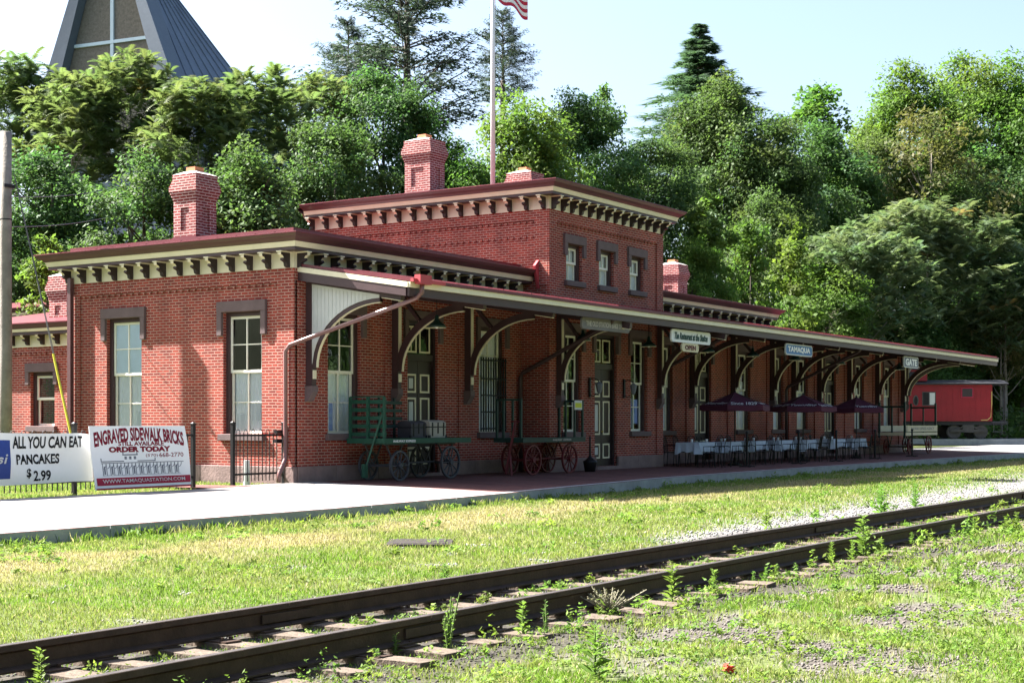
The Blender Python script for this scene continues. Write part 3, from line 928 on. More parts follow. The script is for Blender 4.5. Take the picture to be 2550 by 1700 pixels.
# carved brackets under the eaves, one object each
mb = MB()
prof = [(0.0,0.0),(-0.31,0.0),(-0.31,-0.055),(-0.25,-0.075),(-0.21,-0.12),(-0.235,-0.165),(-0.17,-0.195),(-0.12,-0.215),(-0.10,-0.30),(-0.05,-0.325),(0.0,-0.33)]
n = len(prof)
vs = [(-0.05,y,z) for y,z in prof] + [(0.05,y,z) for y,z in prof]
mb.add(vs, [tuple(range(n-1,-1,-1)), tuple(range(n,2*n))], 0)
mb.add(vs, [(i,(i+1)%n,n+(i+1)%n,n+i) for i in range(1,4)], 1); mb.add(vs, [(i,(i+1)%n,n+(i+1)%n,n+i) for i in range(4,n)], 0)
mb.box(-0.075, 0.075, -0.335, 0.0, 0.002, 0.03, 1)
eb = mb.build("eaves_bracket", [M['darkbrown'], M['cream']])
EB = eb.data; bpy.data.objects.remove(eb)
def brackets(axis, c, us, z):
    for u in us:
        o = bpy.data.objects.new("eaves_bracket", EB); link(o, ST)
        if axis == 'x': o.location = (c-0.058, u, z); o.rotation_euler = (0,0,-math.pi/2)
        else: o.location = (u, c-0.058, z)
brackets('x', 0.0, [0.10 + (YB-0.2)*i/13 for i in range(14)], 5.208)
brackets('y', 0.0, [0.10 + 0.585*i for i in range(16)], 5.208)
brackets('x', BX0, [BY0+0.1 + 0.56*i for i in range(16)], 7.628)
brackets('y', BY0, [BX0+0.1 + (BX1-BX0-0.2)*i/13 for i in range(14)], 7.628)
brackets('y', 0.0, [BX1+0.4 + 0.74*i for i in range(14)], 5.208)

# chimneys
def chimney(cx, cy, sx, sy, z0, z1):
    mb = MB()
    zc = z1 - 0.62
    x0, x1, y0, y1 = cx-sx/2, cx+sx/2, cy-sy/2, cy+sy/2
    # shaft with a sunk panel on each face
    p = 0.04; iw = 0.24
    mb.box(x0+p, x1-p, y0+p, y1-p, z0-0.3, zc)
    for xa, xb in ((x0, x0+iw), (x1-iw, x1)):
        for ya, yb in ((y0, y0+iw), (y1-iw, y1)):
            mb.box(xa, xb, ya, yb, z0-0.3, zc)
    for za, zb2 in ((z0-0.3, z0+0.28), (zc-0.2, zc+0.01)):
        mb.box(x0+0.003, x1-0.003, y0+0.003, y1-0.003, za, zb2)
    zz = zc
    for d, hgt in ((0.015,0.065),(0.04,0.065),(0.06,0.065),(0.08,0.136),(0.06,0.066),(0.04,0.066),(0.02,0.15)):
        mb.box(x0-d, x1+d, y0-d, y1+d, zz, zz+hgt); zz += hgt + 0.0005
    ch = mb.build("chimney", M['brick_chimney'], ST)
    mb = MB(); a = 0.02
    mb.add([(x0-a,y0-a,zz),(x1+a,y0-a,zz),(x1+a,y1+a,zz),(x0-a,y1+a,zz),(cx-.18,cy-.18,zz+.09),(cx+.18,cy-.18,zz+.09),(cx+.18,cy+.18,zz+.09),(cx-.18,cy+.18,zz+.09)],
           [(0,1,5,4),(1,2,6,5),(2,3,7,6),(3,0,4,7),(4,5,6,7)])
    mb.build("cap", M['mortarcap'], ch)
    mb = MB(); r = 0.15
    mb.box(cx-r, cx+r, cy-r, cy+r, zz+0.02, zz+0.20); mb.box(cx-r*.7, cx+r*.7, cy-r*.7, cy+r*.7, zz+0.2, zz+0.202)
    mb.build("flue", M['claypot'], ch)
    mb = MB(); mb.box(x0-0.02, x1+0.02, y0-0.02, y1+0.02, z0-0.3, z0+0.13); mb.build("flashing", M['redroof'], ch)
chimney(0.82, 3.94, 0.70, 0.76, 5.78, 7.44)
chimney(10.36, 3.98, 0.74, 0.94, 8.12, 9.80)
chimney(15.95, 3.98, 0.74, 0.94, 8.12, 9.62)
chimney(25.6, 3.4, 0.78, 0.82, 5.78, 7.42)

# platform canopy
CX0, CX1 = 0.12, 46.8
mb = MB()
mb.prism([(0.05,5.00),(-3.28,4.475),(-3.28,4.405),(0.05,4.93)], 'x', CX0-0.03, CX1)
mb.prism([(8.0,5.4),(0.05,5.00),(0.05,4.93),(8.0,5.33)], 'x', XE+0.02, CX1)
x = CX0+0.5
while x < CX1:
    mb.bar((x,-0.62 if x<XE else 0.0,5.00-0.09 if x<XE else 5.0), (x,-3.26,4.49), 0.022, 0.045); x += 0.62
can = mb.build("canopy", M['redroof'], ST)
mb = MB()
mb.box(CX0-0.03, CX1, -3.25, -3.19, 4.285, 4.403)
mb.prism([(-3.19,4.285),(-3.19,4.403),(0.0,4.915),(0.0,4.80)], 'x', CX0-0.05, CX0-0.005)
mb.prism([(-3.19,4.285),(-3.19,4.403),(0.0,4.915),(0.0,4.80)], 'x', CX1-0.04, CX1+0.01)
mb.build("fascia_trim", M['cream'], can)
mb = MB()
mb.box(CX0, CX1, -3.20, -3.13, 4.10, 4.283)
mb.prism([(-3.13,4.10),(-3.13,4.284),(0.0,4.80),(0.0,4.60)], 'x', CX0-0.035, CX0+0.03)
mb.build("fascia_board", M['brown'], can)
mb = MB()
mb.prism([(-3.13,4.30),(0.02,4.82),(0.02,4.79),(-3.13,4.27)], 'x', CX0+0.03, CX1)
mb.prism([(0.02,4.92),(8.0,5.3),(8.0,5.26),(0.02,4.88)], 'x', XL+0.01, CX1)
for yy in (-0.9, -1.9, -2.7):                                             # purlins
    zc = 4.80 + 0.165*yy
    mb.box(CX0+0.03, CX1, yy-0.06, yy+0.06, zc-0.18, zc-0.02)
mb.build("soffit", M['darkbrown'], can)  # darker than the other brown trim: shade under the canopy put into the paint
mb = MB()
for yy in (-0.9, -1.9, -2.7):
    zc = 4.80 + 0.165*yy
    mb.box(CX0+0.03, CX1, yy-0.072, yy-0.062, zc-0.185, zc-0.155)
mb.build("purlin_bead", M['cream'], can)
mb = MB()                                                                     # red gutter run and scupper at the end
mb.box(CX0-0.06, 1.25, -3.36, -3.282, 4.40, 4.47); mb.box(0.20, 0.62, -3.44, -3.284, 4.36, 4.56)
mb.build("scupper", M['redscup'], can)

def canopy_bracket():
    mb = MB(); hw = 0.075
    mb.box(-hw, hw, -0.20, -0.02, 2.20, 4.60)                                    # wall post
    mb.bar((0,-0.2,4.545), (0,-2.75,4.125), 0.13, 0.17)                          # beam under the slope
    n = 14; pts = []
    for i in range(n+1):
        a = math.pi/2*i/n
        pts.append((-0.20-1.95*(1-math.cos(a)), 2.62+1.50*math.sin(a)))
    w = 0.17
    inner = [(y+0.0, z) for y,z in pts]
    vs = []
    for i,(y,z) in enumerate(pts):
        a = math.pi/2*i/n
        ny, nz = math.cos(a), -math.sin(a)*0  # outward offset keeps the bar even
        t = Vector((0, -math.sin(a)*1.95, math.cos(a)*1.5)).normalized()
        nrm = Vector((0, t.z, -t.y))
        for s, o in ((-0.055,-w/2),(0.055,-w/2),(0.055,w/2),(-0.055,w/2)):
            vs.append((s, y+nrm.y*o, z+nrm.z*o))
    mb.add(vs, [(i*4+k, i*4+(k+1)%4, i*4+4+(k+1)%4, i*4+4+k) for i in range(n) for k in range(4)] + [(0,1,2,3)])
    mb.bar((0,-0.28,4.46), (0,-0.82,3.85), 0.09, 0.09)                            # strut to the arch
    b = mb.build("canopy_bracket", M['brown'])
    mb = MB()
    vs = []
    for i,(y,z) in enumerate(pts):
        a = math.pi/2*i/n
        t = Vector((0, -math.sin(a)*1.95, math.cos(a)*1.5)).normalized(); nrm = Vector((0, t.z, -t.y))
        o0, o1 = -w/2-0.003, -w/2-0.022
        for s, o in ((-0.032,o0),(0.032,o0),(0.032,o1),(-0.032,o1)):
            vs.append((s, y+nrm.y*o, z+nrm.z*o))
    mb.add(vs, [(i*4+k, i*4+(k+1)%4, i*4+4+(k+1)%4, i*4+4+k) for i in range(n) for k in range(4)])
    mb.box(-0.05, 0.05, -0.222, -0.202, 2.95, 4.40); mb.box(-0.055, 0.055, -0.225, -0.202, 2.36, 2.56)
    mb.bar((0.0,-0.34,4.36), (0.0,-0.86,3.77), 0.075, 0.014, up=(0,-1,-1)); mb.bar((0,-2.2,4.125),(0,-2.72,4.03), 0.11, 0.02)
    mb.build("bracket_trim", M['cream'], b)
    mb = MB()
    mb.prism([(0.0,2.2),(-0.23,2.2),(-0.23,2.06),(-0.10,1.86),(0.0,1.84)], 'x', -0.10, 0.10)
    mb.build("corbel", M['brownstone'], b)
    return b
cb = canopy_bracket()
XBR = [0.42, 3.62, 6.75, 20.1, 23.4, 26.9, 29.0, 31.7, 35.1, 38.6, 42.1]
for i, u in enumerate(XBR):
    o = cb if i == 0 else copy_tree(cb)
    o.parent = ST; o.location = (u, -0.05, 0)
for u in (9.94, 16.0):
    o = copy_tree(cb); o.parent = ST; o.location = (u, BY0-0.05, 0.0); o.scale = (1,0.85,0.965)
o = copy_tree(cb); o.parent = ST; o.location = (XL+0.05, 0.05, 0); o.rotation_euler = (0,0,math.pi/2)
o = copy_tree(cb); o.parent = ST; o.location = (XL+0.03, 0.0, 0); o.rotation_euler = (0,0,math.pi/4); o.scale = (1,1.35,1)
# pale boarded spandrel in the end bracket
mb = MB(); n = 14
poly = [(-0.20,4.52),(-0.20,2.70)] + [(-0.20-1.95*(1-math.cos(math.pi/2*i/n))-0.0, 2.62+1.50*math.sin(math.pi/2*i/n)) for i in range(1,n+1)] + [(-2.15,4.19)]
mb.prism([(y-0.05,z) for y,z in poly], 'x', 0.345, 0.36)
for i in range(16):
    y = -0.30-0.11*i
    t = max(0.0, min(1.0, (-y-0.20-0.05)/1.95)); zb = 2.62+1.5*math.sin(math.acos(1-t))
    if 4.48+0.165*(y+0.2)-zb > 0.1: mb.box(0.338, 0.347, y-0.006, y+0.006, zb, 4.48+0.165*(y+0.2))
mb.build("spandrel_panel", M['pale'], ST)

# downspouts
def spout(pts, r, m, n=10):
    mb = MB(); mb.tube(pts, r, n)
    return mb.build("downspout", m, ST, smooth=True)
spout([(0.40,-3.34,4.40),(0.40,-3.33,4.18),(0.36,-3.22,4.07),(0.28,-3.0,3.98),(-0.02,-0.28,3.22),(-0.10,0.02,3.12),(-0.12,0.14,2.98),(-0.12,0.14,0.62),(-0.16,0.12,0.50),(-0.42,0.05,0.22),(-0.46,0.04,0.02)], 0.052, M['spout'])
mb = MB(); mb.box(-0.20,-0.09,7.30,7.42,-0.05,5.02); mb.build("downspout", M['gutter'], ST)
for xx, y0 in ((9.32,-0.12),(16.55,-0.12),(28.3,-0.12)):
    spout([(xx,y0,0.0),(xx,y0,2.62),(xx,y0-0.06,2.74),(xx,-3.0,4.02),(xx,-3.15,4.2)], 0.06, M['brown'])

# the lower kitchen wing on the town side, set back, and the block behind it
SW = root("brick_wing", (0,0,0), "low brick wing with dentilled cream cornice beside the station's end wall", "annexe")
mb = MB(); X1 = 1.5
wall(mb, 'x', X1, YB+0.02, 14.6, -0.4, 3.9, [(9.95,10.95,1.27,2.75)])
wall(mb, 'y', 14.6, X1, 9.0, -0.4, 3.9)
dentils(mb, 'x', X1, YB+0.1, 14.4, 3.22)
mb.build("wall", M['brick'], SW)
def annex_cornice(X, y0, y1, zb, par):
    P = [(X+5.0,y1),(X,y1),(X,y0)]
    for nm, pr, mt in (("frieze",[(0.0,zb),(0.05,zb),(0.05,zb+0.32)],'cream'),("soffit",[(0.03,zb+0.315),(0.33,zb+0.32),(0.33,zb+0.40)],'brown'),("cornice",[(0.31,zb+0.402),(0.36,zb+0.402),(0.39,zb+0.48),(0.36,zb+0.485)],'cream'),("gutter",[(0.35,zb+0.487),(0.40,zb+0.487),(0.47,zb+0.60)],'gutter'),("roof_edge",[(0.45,zb+0.60),(0.49,zb+0.61),(0.49,zb+0.64),(0.0,zb+0.74),(-2.2,zb+1.2)],'redroof')):
        mb = MB(); sweep(mb, P, pr); mb.build(nm, M[mt], par)
annex_cornice(X1, YB+0.02, 14.6, 3.44, SW)
for i in range(10):
    o = bpy.data.objects.new("eaves_bracket", EB); link(o, SW); o.location = (X1-0.05, YB+0.9+0.62*i, 3.44+0.315); o.rotation_euler = (0,0,-math.pi/2); o.scale = (1,0.8,0.8)
ww = make_window(1.0, 1.27, 2.75, 'small', legs=0.35, curtain=None, cols=1); ww.parent = SW; ww.location = (X1, 10.45, 1.27); ww.rotation_euler = (0,0,-math.pi/2)
_st = ST; ST = SW
chimney(2.3, 10.35, 0.72, 0.72, 4.05, 5.42)
ST = _st
RB = root("brick_wing", (0,0,0), "taller brick block with red eaves half hidden behind the low wing and its chimney", "annexe")
mb = MB(); wall(mb, 'x', 5.5, 11.2, 19.5, -0.3, 5.0); wall(mb,'y',19.5,5.5,12,-0.3,5.0); wall(mb,'y',11.2,5.5,12,-0.3,5.0); mb.build("wall", M['brick'], RB)
annex_cornice(5.5, 11.2, 19.5, 4.35, RB)
# ---------------------------------------------------------------- things on and around the platform
def pz(y): return plat_z(y)

# pendant lamps under the canopy
def lamp():
    mb = MB()
    mb.lathe([(0.02,0.30),(0.045,0.28),(0.05,0.20),(0.09,0.15),(0.20,0.06),(0.235,0.0),(0.225,0.0),(0.19,0.05),(0.08,0.135),(0.0,0.15)], (0,0,0), 20)
    s = mb.build("lamp_shade", M['greenlamp'], smooth=True)
    r = root("pendant_lamp", (0,0,0), None, None)
    s.parent = r
    mb = MB(); mb.lathe([(0.228,-0.006),(0.205,0.032),(0.09,0.12),(0.0,0.13)], (0,0,0), 20); mb.build("shade_lining", M['cream'], r, smooth=True)
    mb = MB(); mb.tube([(0,0,0.29),(0,0,0.86)], 0.011, 6); mb.build("rod", M['iron'], r)
    mb = MB(); mb.lathe([(0.0,-0.03),(0.03,-0.02),(0.038,0.02),(0.02,0.07),(0.0,0.08)], (0,0,0.0), 10); mb.build("bulb", M['white'], r, smooth=True)
    return r
lp = lamp()
LAMPS = [(3.05,-1.8,3.62,"before the panelled door beside the green cart"),
         (9.57,-2.0,3.60,"beside the grey hanging sign"),
         (13.6,-1.9,3.62,"in front of the window with blue notices"),
         (17.4,-2.0,3.60,"behind the hanging restaurant sign"),
         (20.9,-2.0,3.60,"over the first white tables"),
         (24.6,-2.0,3.60,"above the middle umbrella"),
         (29.0,-2.0,3.60,"beyond the blue station name sign"),
         (36.0,-2.0,3.60,"near the far end of the canopy")]
for i, (x, y, z, wh) in enumerate(LAMPS):
    o = lp if i == 0 else copy_tree(lp)
    o.location = (x, y, z)
    tag(o, "dark green pendant lamp with pale rim hanging " + wh, "lamp", "pendant lamps under the canopy")

# wall lanterns either side of the bay door
def lantern(x, label):
    r = root("wall_lantern", (x, BY0-0.06, 2.55), label, "lamp", "lanterns beside the bay door")
    mb = MB(); mb.tube([(0,0,0.05),(0,-0.12,0.10),(0,-0.26,0.05),(0,-0.30,-0.02)], 0.014, 6); mb.tube([(0,0,-0.38),(0,-0.12,-0.42),(0,-0.2,-0.35)], 0.012, 6); mb.box(-0.04,0.04,-0.012,0.03,-0.45,0.12)
    mb.build("lamp_arm", M['iron'], r)
    mb = MB(); mb.lathe([(0.02,0.0),(0.10,-0.06),(0.11,-0.08),(0.06,-0.30),(0.03,-0.34),(0,-0.35)], (0,-0.30,0.0), 6); mb.build("lamp_cage", M['greyprint'], r)
    return r
lantern(11.75, "black scroll armed wall lantern between bay door and plain narrow window")
lantern(13.82, "black scroll armed wall lantern between bay door and window with notices")

# hanging signs
def octo(w, h, c):
    return [(-w/2+c,-h/2),(w/2-c,-h/2),(w/2,-h/2+c),(w/2,h/2-c),(w/2-c,h/2),(-w/2+c,h/2),(-w/2,h/2-c),(-w/2,-h/2+c)]
def hang_sign(x0, x1, z0, z1, y, board, border, label, rows, chamfer=0.06, hang=True):
    cx, cz, wd, ht = (x0+x1)/2, (z0+z1)/2, x1-x0, z1-z0
    r = root("hanging_sign", (cx, y, cz), label, "sign")
    mb = MB(); mb.prism(octo(wd, ht, chamfer), 'y', -0.02, 0.02); mb.build("board", M[board], r)
    mb = MB(); P = octo(wd+0.03, ht+0.03, chamfer); Q = octo(wd-0.05, ht-0.05, chamfer*0.9); n = 8
    vs = [(a,-0.026,b2) for a,b2 in P] + [(a,-0.026,b2) for a,b2 in Q] + [(a,0.026,b2) for a,b2 in P]
    mb.add(vs, [(i,(i+1)%n,n+(i+1)%n,n+i) for i in range(n)] + [(i,(i+1)%n,2*n+(i+1)%n,2*n+i) for i in range(n)])
    mb.build("border", M[border], r)
    mb = MB()
    mats = []
    for (s, dx, dz, w_, h_, mk, sh) in rows:
        if M[mk] not in mats: mats.append(M[mk])
        add_text(mb, s, dx*wd, dz*ht, w_*wd, h_*ht, -0.027, mi=mats.index(M[mk]), shear=sh, bold=0.045)
    mb.build("lettering", mats, r)
    if hang:
        mb = MB()
        for s in (-0.32, 0.32): mb.box(s*wd-0.012, s*wd+0.012, -0.012, 0.012, ht/2, ht/2+0.16)
        mb.build("hanger", M['iron'], r)
    return r
hang_sign(7.75, 10.30, 3.82, 4.10, -3.02, 'graysign', 'graysign', "long weathered grey sign board hanging above the bay's near window",
          [("THE OLD STATION BAKE SHOP", 0, 0, 0.84, 0.5, 'signtan', 0)])
hang_sign(12.85, 15.40, 3.72, 4.06, -3.02, 'white', 'white', "white signboard with script lettering hanging above a small cream sign",
          [("The Restaurant at the Station", 0, 0.0, 0.86, 0.62, 'darkgreenprint', 0.35)])
hang_sign(13.52, 14.60, 3.46, 3.68, -3.02, 'creamsign', 'creamsign', "small cream sign reading OPEN hung below the white restaurant board",
          [("OPEN", 0, 0, 0.66, 0.66, 'redcart', 0)], chamfer=0.07)
hang_sign(21.25, 23.60, 3.66, 4.02, -3.02, 'bluesign', 'pale', "blue station name sign reading TAMAQUA under the canopy edge",
          [("TAMAQUA", 0, 0, 0.84, 0.60, 'white', 0)], chamfer=0.07)
hang_sign(33.5, 35.3, 3.62, 4.05, -3.02, 'greyprint', 'pale', "small grey sign with white letters hanging near the canopy's far end",
          [("GATE", 0, 0, 0.8, 0.66, 'white', 0)])

# baggage carts
def wheel(mb, c, r, spokes=10, w=0.055):
    mb.ring(c, 'y', r-0.045, r, w, 28)
    mb.ring(c, 'y', 0.0, 0.07, 0.12, 12)
    for k in range(spokes):
        a = 2*math.pi*k/spokes
        mb.bar((c[0]+0.05*math.cos(a), c[1], c[2]+0.05*math.sin(a)), (c[0]+(r-0.03)*math.cos(a), c[1], c[2]+(r-0.03)*math.sin(a)), 0.024, 0.024, up=(0,1,0))
def cart(x0, x1, y0, y1, zd, label, deck, wheelm, frame, racks, rr=(0.36,0.40), group="old baggage carts on the platform"):
    """local frame: deck from x0 to x1, near side y0, far side y1; root under the deck's middle"""
    cx, cy = (x0+x1)/2, (y0+y1)/2
    r = root("baggage_cart", (cx, cy, pz(cy)), label, "cart", group)
    hx, hy = (x1-x0)/2, (y1-y0)/2
    mb = MB()
    nb = 7
    for i in range(nb):
        a = -hy + 2*hy*i/nb; mb.box(-hx, hx, a+0.006, a+2*hy/nb-0.006, zd-0.035, zd)
    mb.build("deck", M[deck], r)
    mb = MB()
    mb.box(-hx-0.03, hx+0.03, -hy-0.035, -hy, zd-0.115, zd+0.01); mb.box(-hx-0.03, hx+0.03, hy, hy+0.035, zd-0.115, zd+0.01)
    mb.box(-hx-0.034, -hx, -hy-0.03, hy+0.03, zd-0.113, zd+0.008); mb.box(hx, hx+0.034, -hy-0.03, hy+0.03, zd-0.113, zd+0.008)
    mb.build("deck_edge", M[deck], r)
    mb = MB()
    for s in (-0.62, 0.58):
        ax = s*hx*1.0
        rw = rr[0] if s < 0 else rr[1]
        mb.box(ax-0.03, ax+0.03, -hy+0.08, hy-0.08, rw-0.03, rw+0.03)
        for yy in (-hy+0.22, hy-0.22):
            mb.bar((ax-0.32,yy,zd-0.12), (ax,yy,rw), 0.035, 0.035); mb.bar((ax+0.32,yy,zd-0.12), (ax,yy,rw), 0.035, 0.035)
            mb.box(ax-0.38, ax+0.38, yy-0.03, yy+0.03, zd-0.16, zd-0.116)
    mb.bar((-0.6*hx,0,rr[0]+0.02),(0.56*hx,0,rr[1]+0.02),0.05,0.04)
    mb.build("undercarriage", M[frame], r)
    for s in (-0.62, 0.58):
        rw = rr[0] if s < 0 else rr[1]
        for yy in (-hy+0.07, hy-0.07):
            mb = MB(); wheel(mb, (s*hx, yy, rw+0.005), rw)
            mb.build("wheel", M[wheelm], r)
    for kind_, side in racks:
        mb = MB(); sx = -hx if side == 'near_end' else hx
        H = 0.98
        if kind_ == 'slats':
            for yy in (-hy+0.03, -0.02, hy-0.03): mb.box(sx-0.005, sx+0.05, yy-0.028, yy+0.028, zd, zd+H)
            for k in range(5):
                z = zd+0.06+0.19*k; mb.box(sx+0.052, sx+0.075, -hy, hy, z, z+0.09)
            mb.tube([(sx+0.02,-hy+0.03,zd+H),(sx+0.02,hy-0.03,zd+H)], 0.018, 6)
        elif kind_ == 'side_slats':
            for xx in (-hx+0.7, -hx+1.1, -hx+1.7): mb.box(xx-0.025, xx+0.025, hy-0.06, hy-0.01, zd, zd+H)
            for k in range(4):
                z = zd+0.25+0.19*k; mb.box(-hx+0.1, -hx+1.95, hy-0.085, hy-0.062, z, z+0.08)
        elif kind_ == 'stakes':
            for yy in (-hy+0.05, -hy*0.28, hy*0.4, hy-0.05): mb.box(sx-0.03, sx+0.03, yy-0.025, yy+0.025, zd-0.1, zd+H)
            mb.box(sx-0.032, sx+0.032, -hy+0.02, hy-0.02, zd+H, zd+H+0.05)
        elif kind_ == 'tall_stakes':
            for yy in (-hy+0.04, hy-0.04): mb.box(sx-0.04, sx+0.04, yy-0.04, yy+0.04, zd-0.2, zd+1.32)
            mb.box(sx-0.03, sx+0.03, -0.03, 0.03, zd, zd+1.1)
            mb.box(sx-0.035, sx+0.035, -hy+0.04, hy-0.04, zd+1.08, zd+1.16)
        mb.build("rack", M['darkgreenwood'] if kind_ != 'slats' else M['greenwood'], r)
    return r
c1 = cart(1.62, 5.05, -1.35, -0.28, 1.0, "green baggage cart with slatted end rack carrying two steamer trunks", 'greenwood', 'greywheel', 'greywheel', [('slats','near_end'),('side_slats','near_end')])
mb = MB(); mb.bar((-1.88,-0.10,0.30), (-1.66,-0.42,1.58), 0.07, 0.04); mb.ring((-1.64,-0.44,1.66), 'y', 0.06, 0.085, 0.02, 16); mb.box(-1.95,-1.84,-0.14,-0.04,0.10,0.42)
mb.build("tongue", M['greenwood'], c1)
mb = MB(); add_text(mb, "RAILWAY EXPRESS", -1.0, 0.945, 0.85, 0.055, -0.573, bold=0.02); mb.build("lettering", M['white'], c1)
c2 = cart(6.9, 10.05, -1.75, -1.0+0.1, 0.98, "dark green baggage cart with red wheels and open stake racks", 'darkgreenwood', 'redcart', 'redcart', [('stakes','near_end'),('stakes','far_end')], rr=(0.40,0.40))
mb = MB(); mb.bar((-1.72,0.0,0.05), (-1.64,-0.25,1.42), 0.09, 0.05); mb.bar((-1.64,-0.36,1.42),(-1.64,-0.12,1.42),0.04,0.04); mb.bar((-1.75,-0.2,0.0),(-1.68,-0.1,0.55),0.05,0.04)
mb.build("tongue", M['redcart'], c2)
mb = MB(); add_text(mb, "RAILWAY  EXPRESS", 0.35, 0.925, 0.95, 0.05, -0.462, bold=0.02); mb.build("lettering", M['signtan'], c2)
mb = MB(); mb.box(-0.2,0.2,-0.012,0.012,-0.13,0.13); ys = mb.build("notice_board", M['pale'], None, loc=(9.78,-1.72,pz(-1.7)+1.93-0.05))
tag(ys, "small yellow and white notice fixed to the stake rack of a dark cart", "sign")
mb = MB(); mb.box(-0.17,0.17,-0.0155,-0.0135,-0.07,0.06); mb.build("notice_face", M['yellowsign'], ys)
c3 = cart(37.0, 41.3, -1.95, -0.75, 0.95, "brown baggage cart with tall end stakes and cream side boards", 'creamsign', 'redcart', 'darkbrown', [('tall_stakes','near_end'),('tall_stakes','far_end')], rr=(0.34,0.40))
mb = MB(); mb.box(-2.1,2.1,-0.66,-0.637,1.0,1.26); mb.box(-2.1,2.1,0.62,0.643,1.0,1.26); mb.build("side_board", M['creamsign'], c3)
mb = MB(); add_text(mb, "RAILWAY EXPRESS AGENCY", 0.0, 1.13, 3.2, 0.12, -0.662); mb.build("lettering", M['greyprint'], c3)

# steamer trunks on the green cart
def trunk(x, y, z, w, d, h, body, label):
    r = root("steamer_trunk", (x, y, z), label, "trunk", "steamer trunks on the green cart")
    mb = MB(); mb.box(-w/2, w/2, -d/2, d/2, 0, h*0.62); mb.build("trunk_body", M[body], r, bevel=0.012)
    mb = MB(); n = 8
    poly = [(-d/2,h*0.63)] + [(-d/2*math.cos(math.pi*i/n)*1.0, h*0.80+h*0.20*math.sin(math.pi*i/n)) for i in range(n+1)] + [(d/2,h*0.63)]
    mb.prism(poly, 'x', -w/2, w/2); mb.build("lid", M[body], r)
    mb = MB()
    for xx in (-w*0.34, 0, w*0.34):
        mb.box(xx-0.022, xx+0.022, -d/2-0.012, -d/2-0.001, h*0.1 if xx else h*0.25, h*0.86)
    mb.box(-w/2-0.006, w/2+0.006, -d/2-0.010, d/2+0.006, h*0.58, h*0.64)
    for xx in (-w/2, w/2):
        mb.box(xx-0.03, xx+0.03, -d/2-0.011, -d/2+0.03, 0.0, 0.07)
    mb.build("strap", M['iron'], r)
trunk(3.42, -0.78, 0.987, 0.62, 0.42, 0.42, 'trunkdark', "dark steamer trunk beside a tan one on the green cart")
trunk(4.10, -0.85, 0.987, 0.68, 0.44, 0.44, 'trunktan', "tan steamer trunk with black straps on the green cart")

# smokers' stand by the bay window
r = root("ash_receptacle", (10.95, -1.42, pz(-1.4)), "black ash receptacle with tall thin neck under the bay window", "ash can")
mb = MB(); mb.lathe([(0.0,0.0),(0.15,0.0),(0.20,0.26),(0.205,0.30),(0.14,0.33),(0.06,0.40),(0.035,0.46)], (0,0,0), 16); mb.build("bucket", M['iron'], r, smooth=True)
mb = MB(); mb.lathe([(0.03,0.46),(0.024,0.9),(0.03,0.98),(0.0,1.0)], (0,0,0), 10); mb.build("neck", M['iron'], r, smooth=True)

# dining tables, chairs, umbrellas, stanchions
def cloth_mesh(w, d, h, drop, seed):
    r = random.Random(seed); n = 44; per = []
    for i in range(n):
        t = i/n*2*(w+d)
        if t < w: p = (-w/2+t, -d/2, 0,-1)
        elif t < w+d: p = (w/2, -d/2+(t-w), 1,0)
        elif t < 2*w+d: p = (w/2-(t-w-d), d/2, 0,1)
        else: p = (-w/2, d/2-(t-2*w-d), -1,0)
        per.append(p)
    mb = MB(); vs = []; levels = 4
    for i,(x,y,nx,ny) in enumerate(per):
        corner = 1.0 if (abs(abs(x)-w/2)<0.12 and abs(abs(y)-d/2)<0.12) else 0.0
        dl = drop*(1+0.28*corner) + r.uniform(-0.02,0.02)
        for k in range(levels):
            f = k/(levels-1)
            o = 0.012 + f*(0.035 + 0.03*math.sin(i*1.9+seed) + 0.05*corner)
            vs.append((x+nx*o, y+ny*o, h - 0.008*(k==1) - f*dl))
    mb.add(vs, [(i*levels+k, ((i+1)%n)*levels+k, ((i+1)%n)*levels+k+1, i*levels+k+1) for i in range(n) for k in range(levels-1)])
    mb.add([(x,y,h) for x,y,_,_ in per], [tuple(range(n))])
    return mb
TAB = [(17.1,"nearest the bay"),(19.0,"just behind the first umbrella pole"),(21.1,"between the first and middle umbrellas"),(23.4,"short of the middle umbrella"),(25.6,"under the middle umbrella"),(28.6,"just short of the far umbrella"),(30.9,"under the far umbrella")]
TY = -1.75
def chair():
    r = root("patio_chair", (0,0,0), None, None)
    mb = MB(); mb.box(-0.21,0.21,-0.20,0.21,0.43,0.455); mb.build("seat", M['iron'], r)
    mb = MB()
    for xx in (-0.2,0.2): mb.tube([(xx,0.2,0.44),(xx,0.23,0.72),(xx*0.85,0.26,0.90)], 0.013, 6)
    mb.tube([(-0.17,0.26,0.90),(0,0.27,0.95),(0.17,0.26,0.90)], 0.013, 6)
    for xx in (-0.1,-0.03,0.04,0.11): mb.tube([(xx,0.21,0.46),(xx,0.26,0.90)], 0.007, 5)
    mb.build("backrest", M['iron'], r)
    for xx in (-0.19,0.19):
        for yy in (-0.18,0.2):
            mb = MB(); mb.tube([(xx,yy,0.44),(xx*1.12,yy*1.15,0.0)], 0.013, 6); mb.build("leg", M['iron'], r)
        mb = MB(); mb.tube([(xx*1.1,-0.17,0.44),(xx*1.2,-0.17,0.66),(xx*1.2,0.1,0.67),(xx*1.05,0.22,0.64)], 0.012, 6); mb.build("armrest", M['iron'], r)
    return r
ch0 = None
rc = random.Random(12)
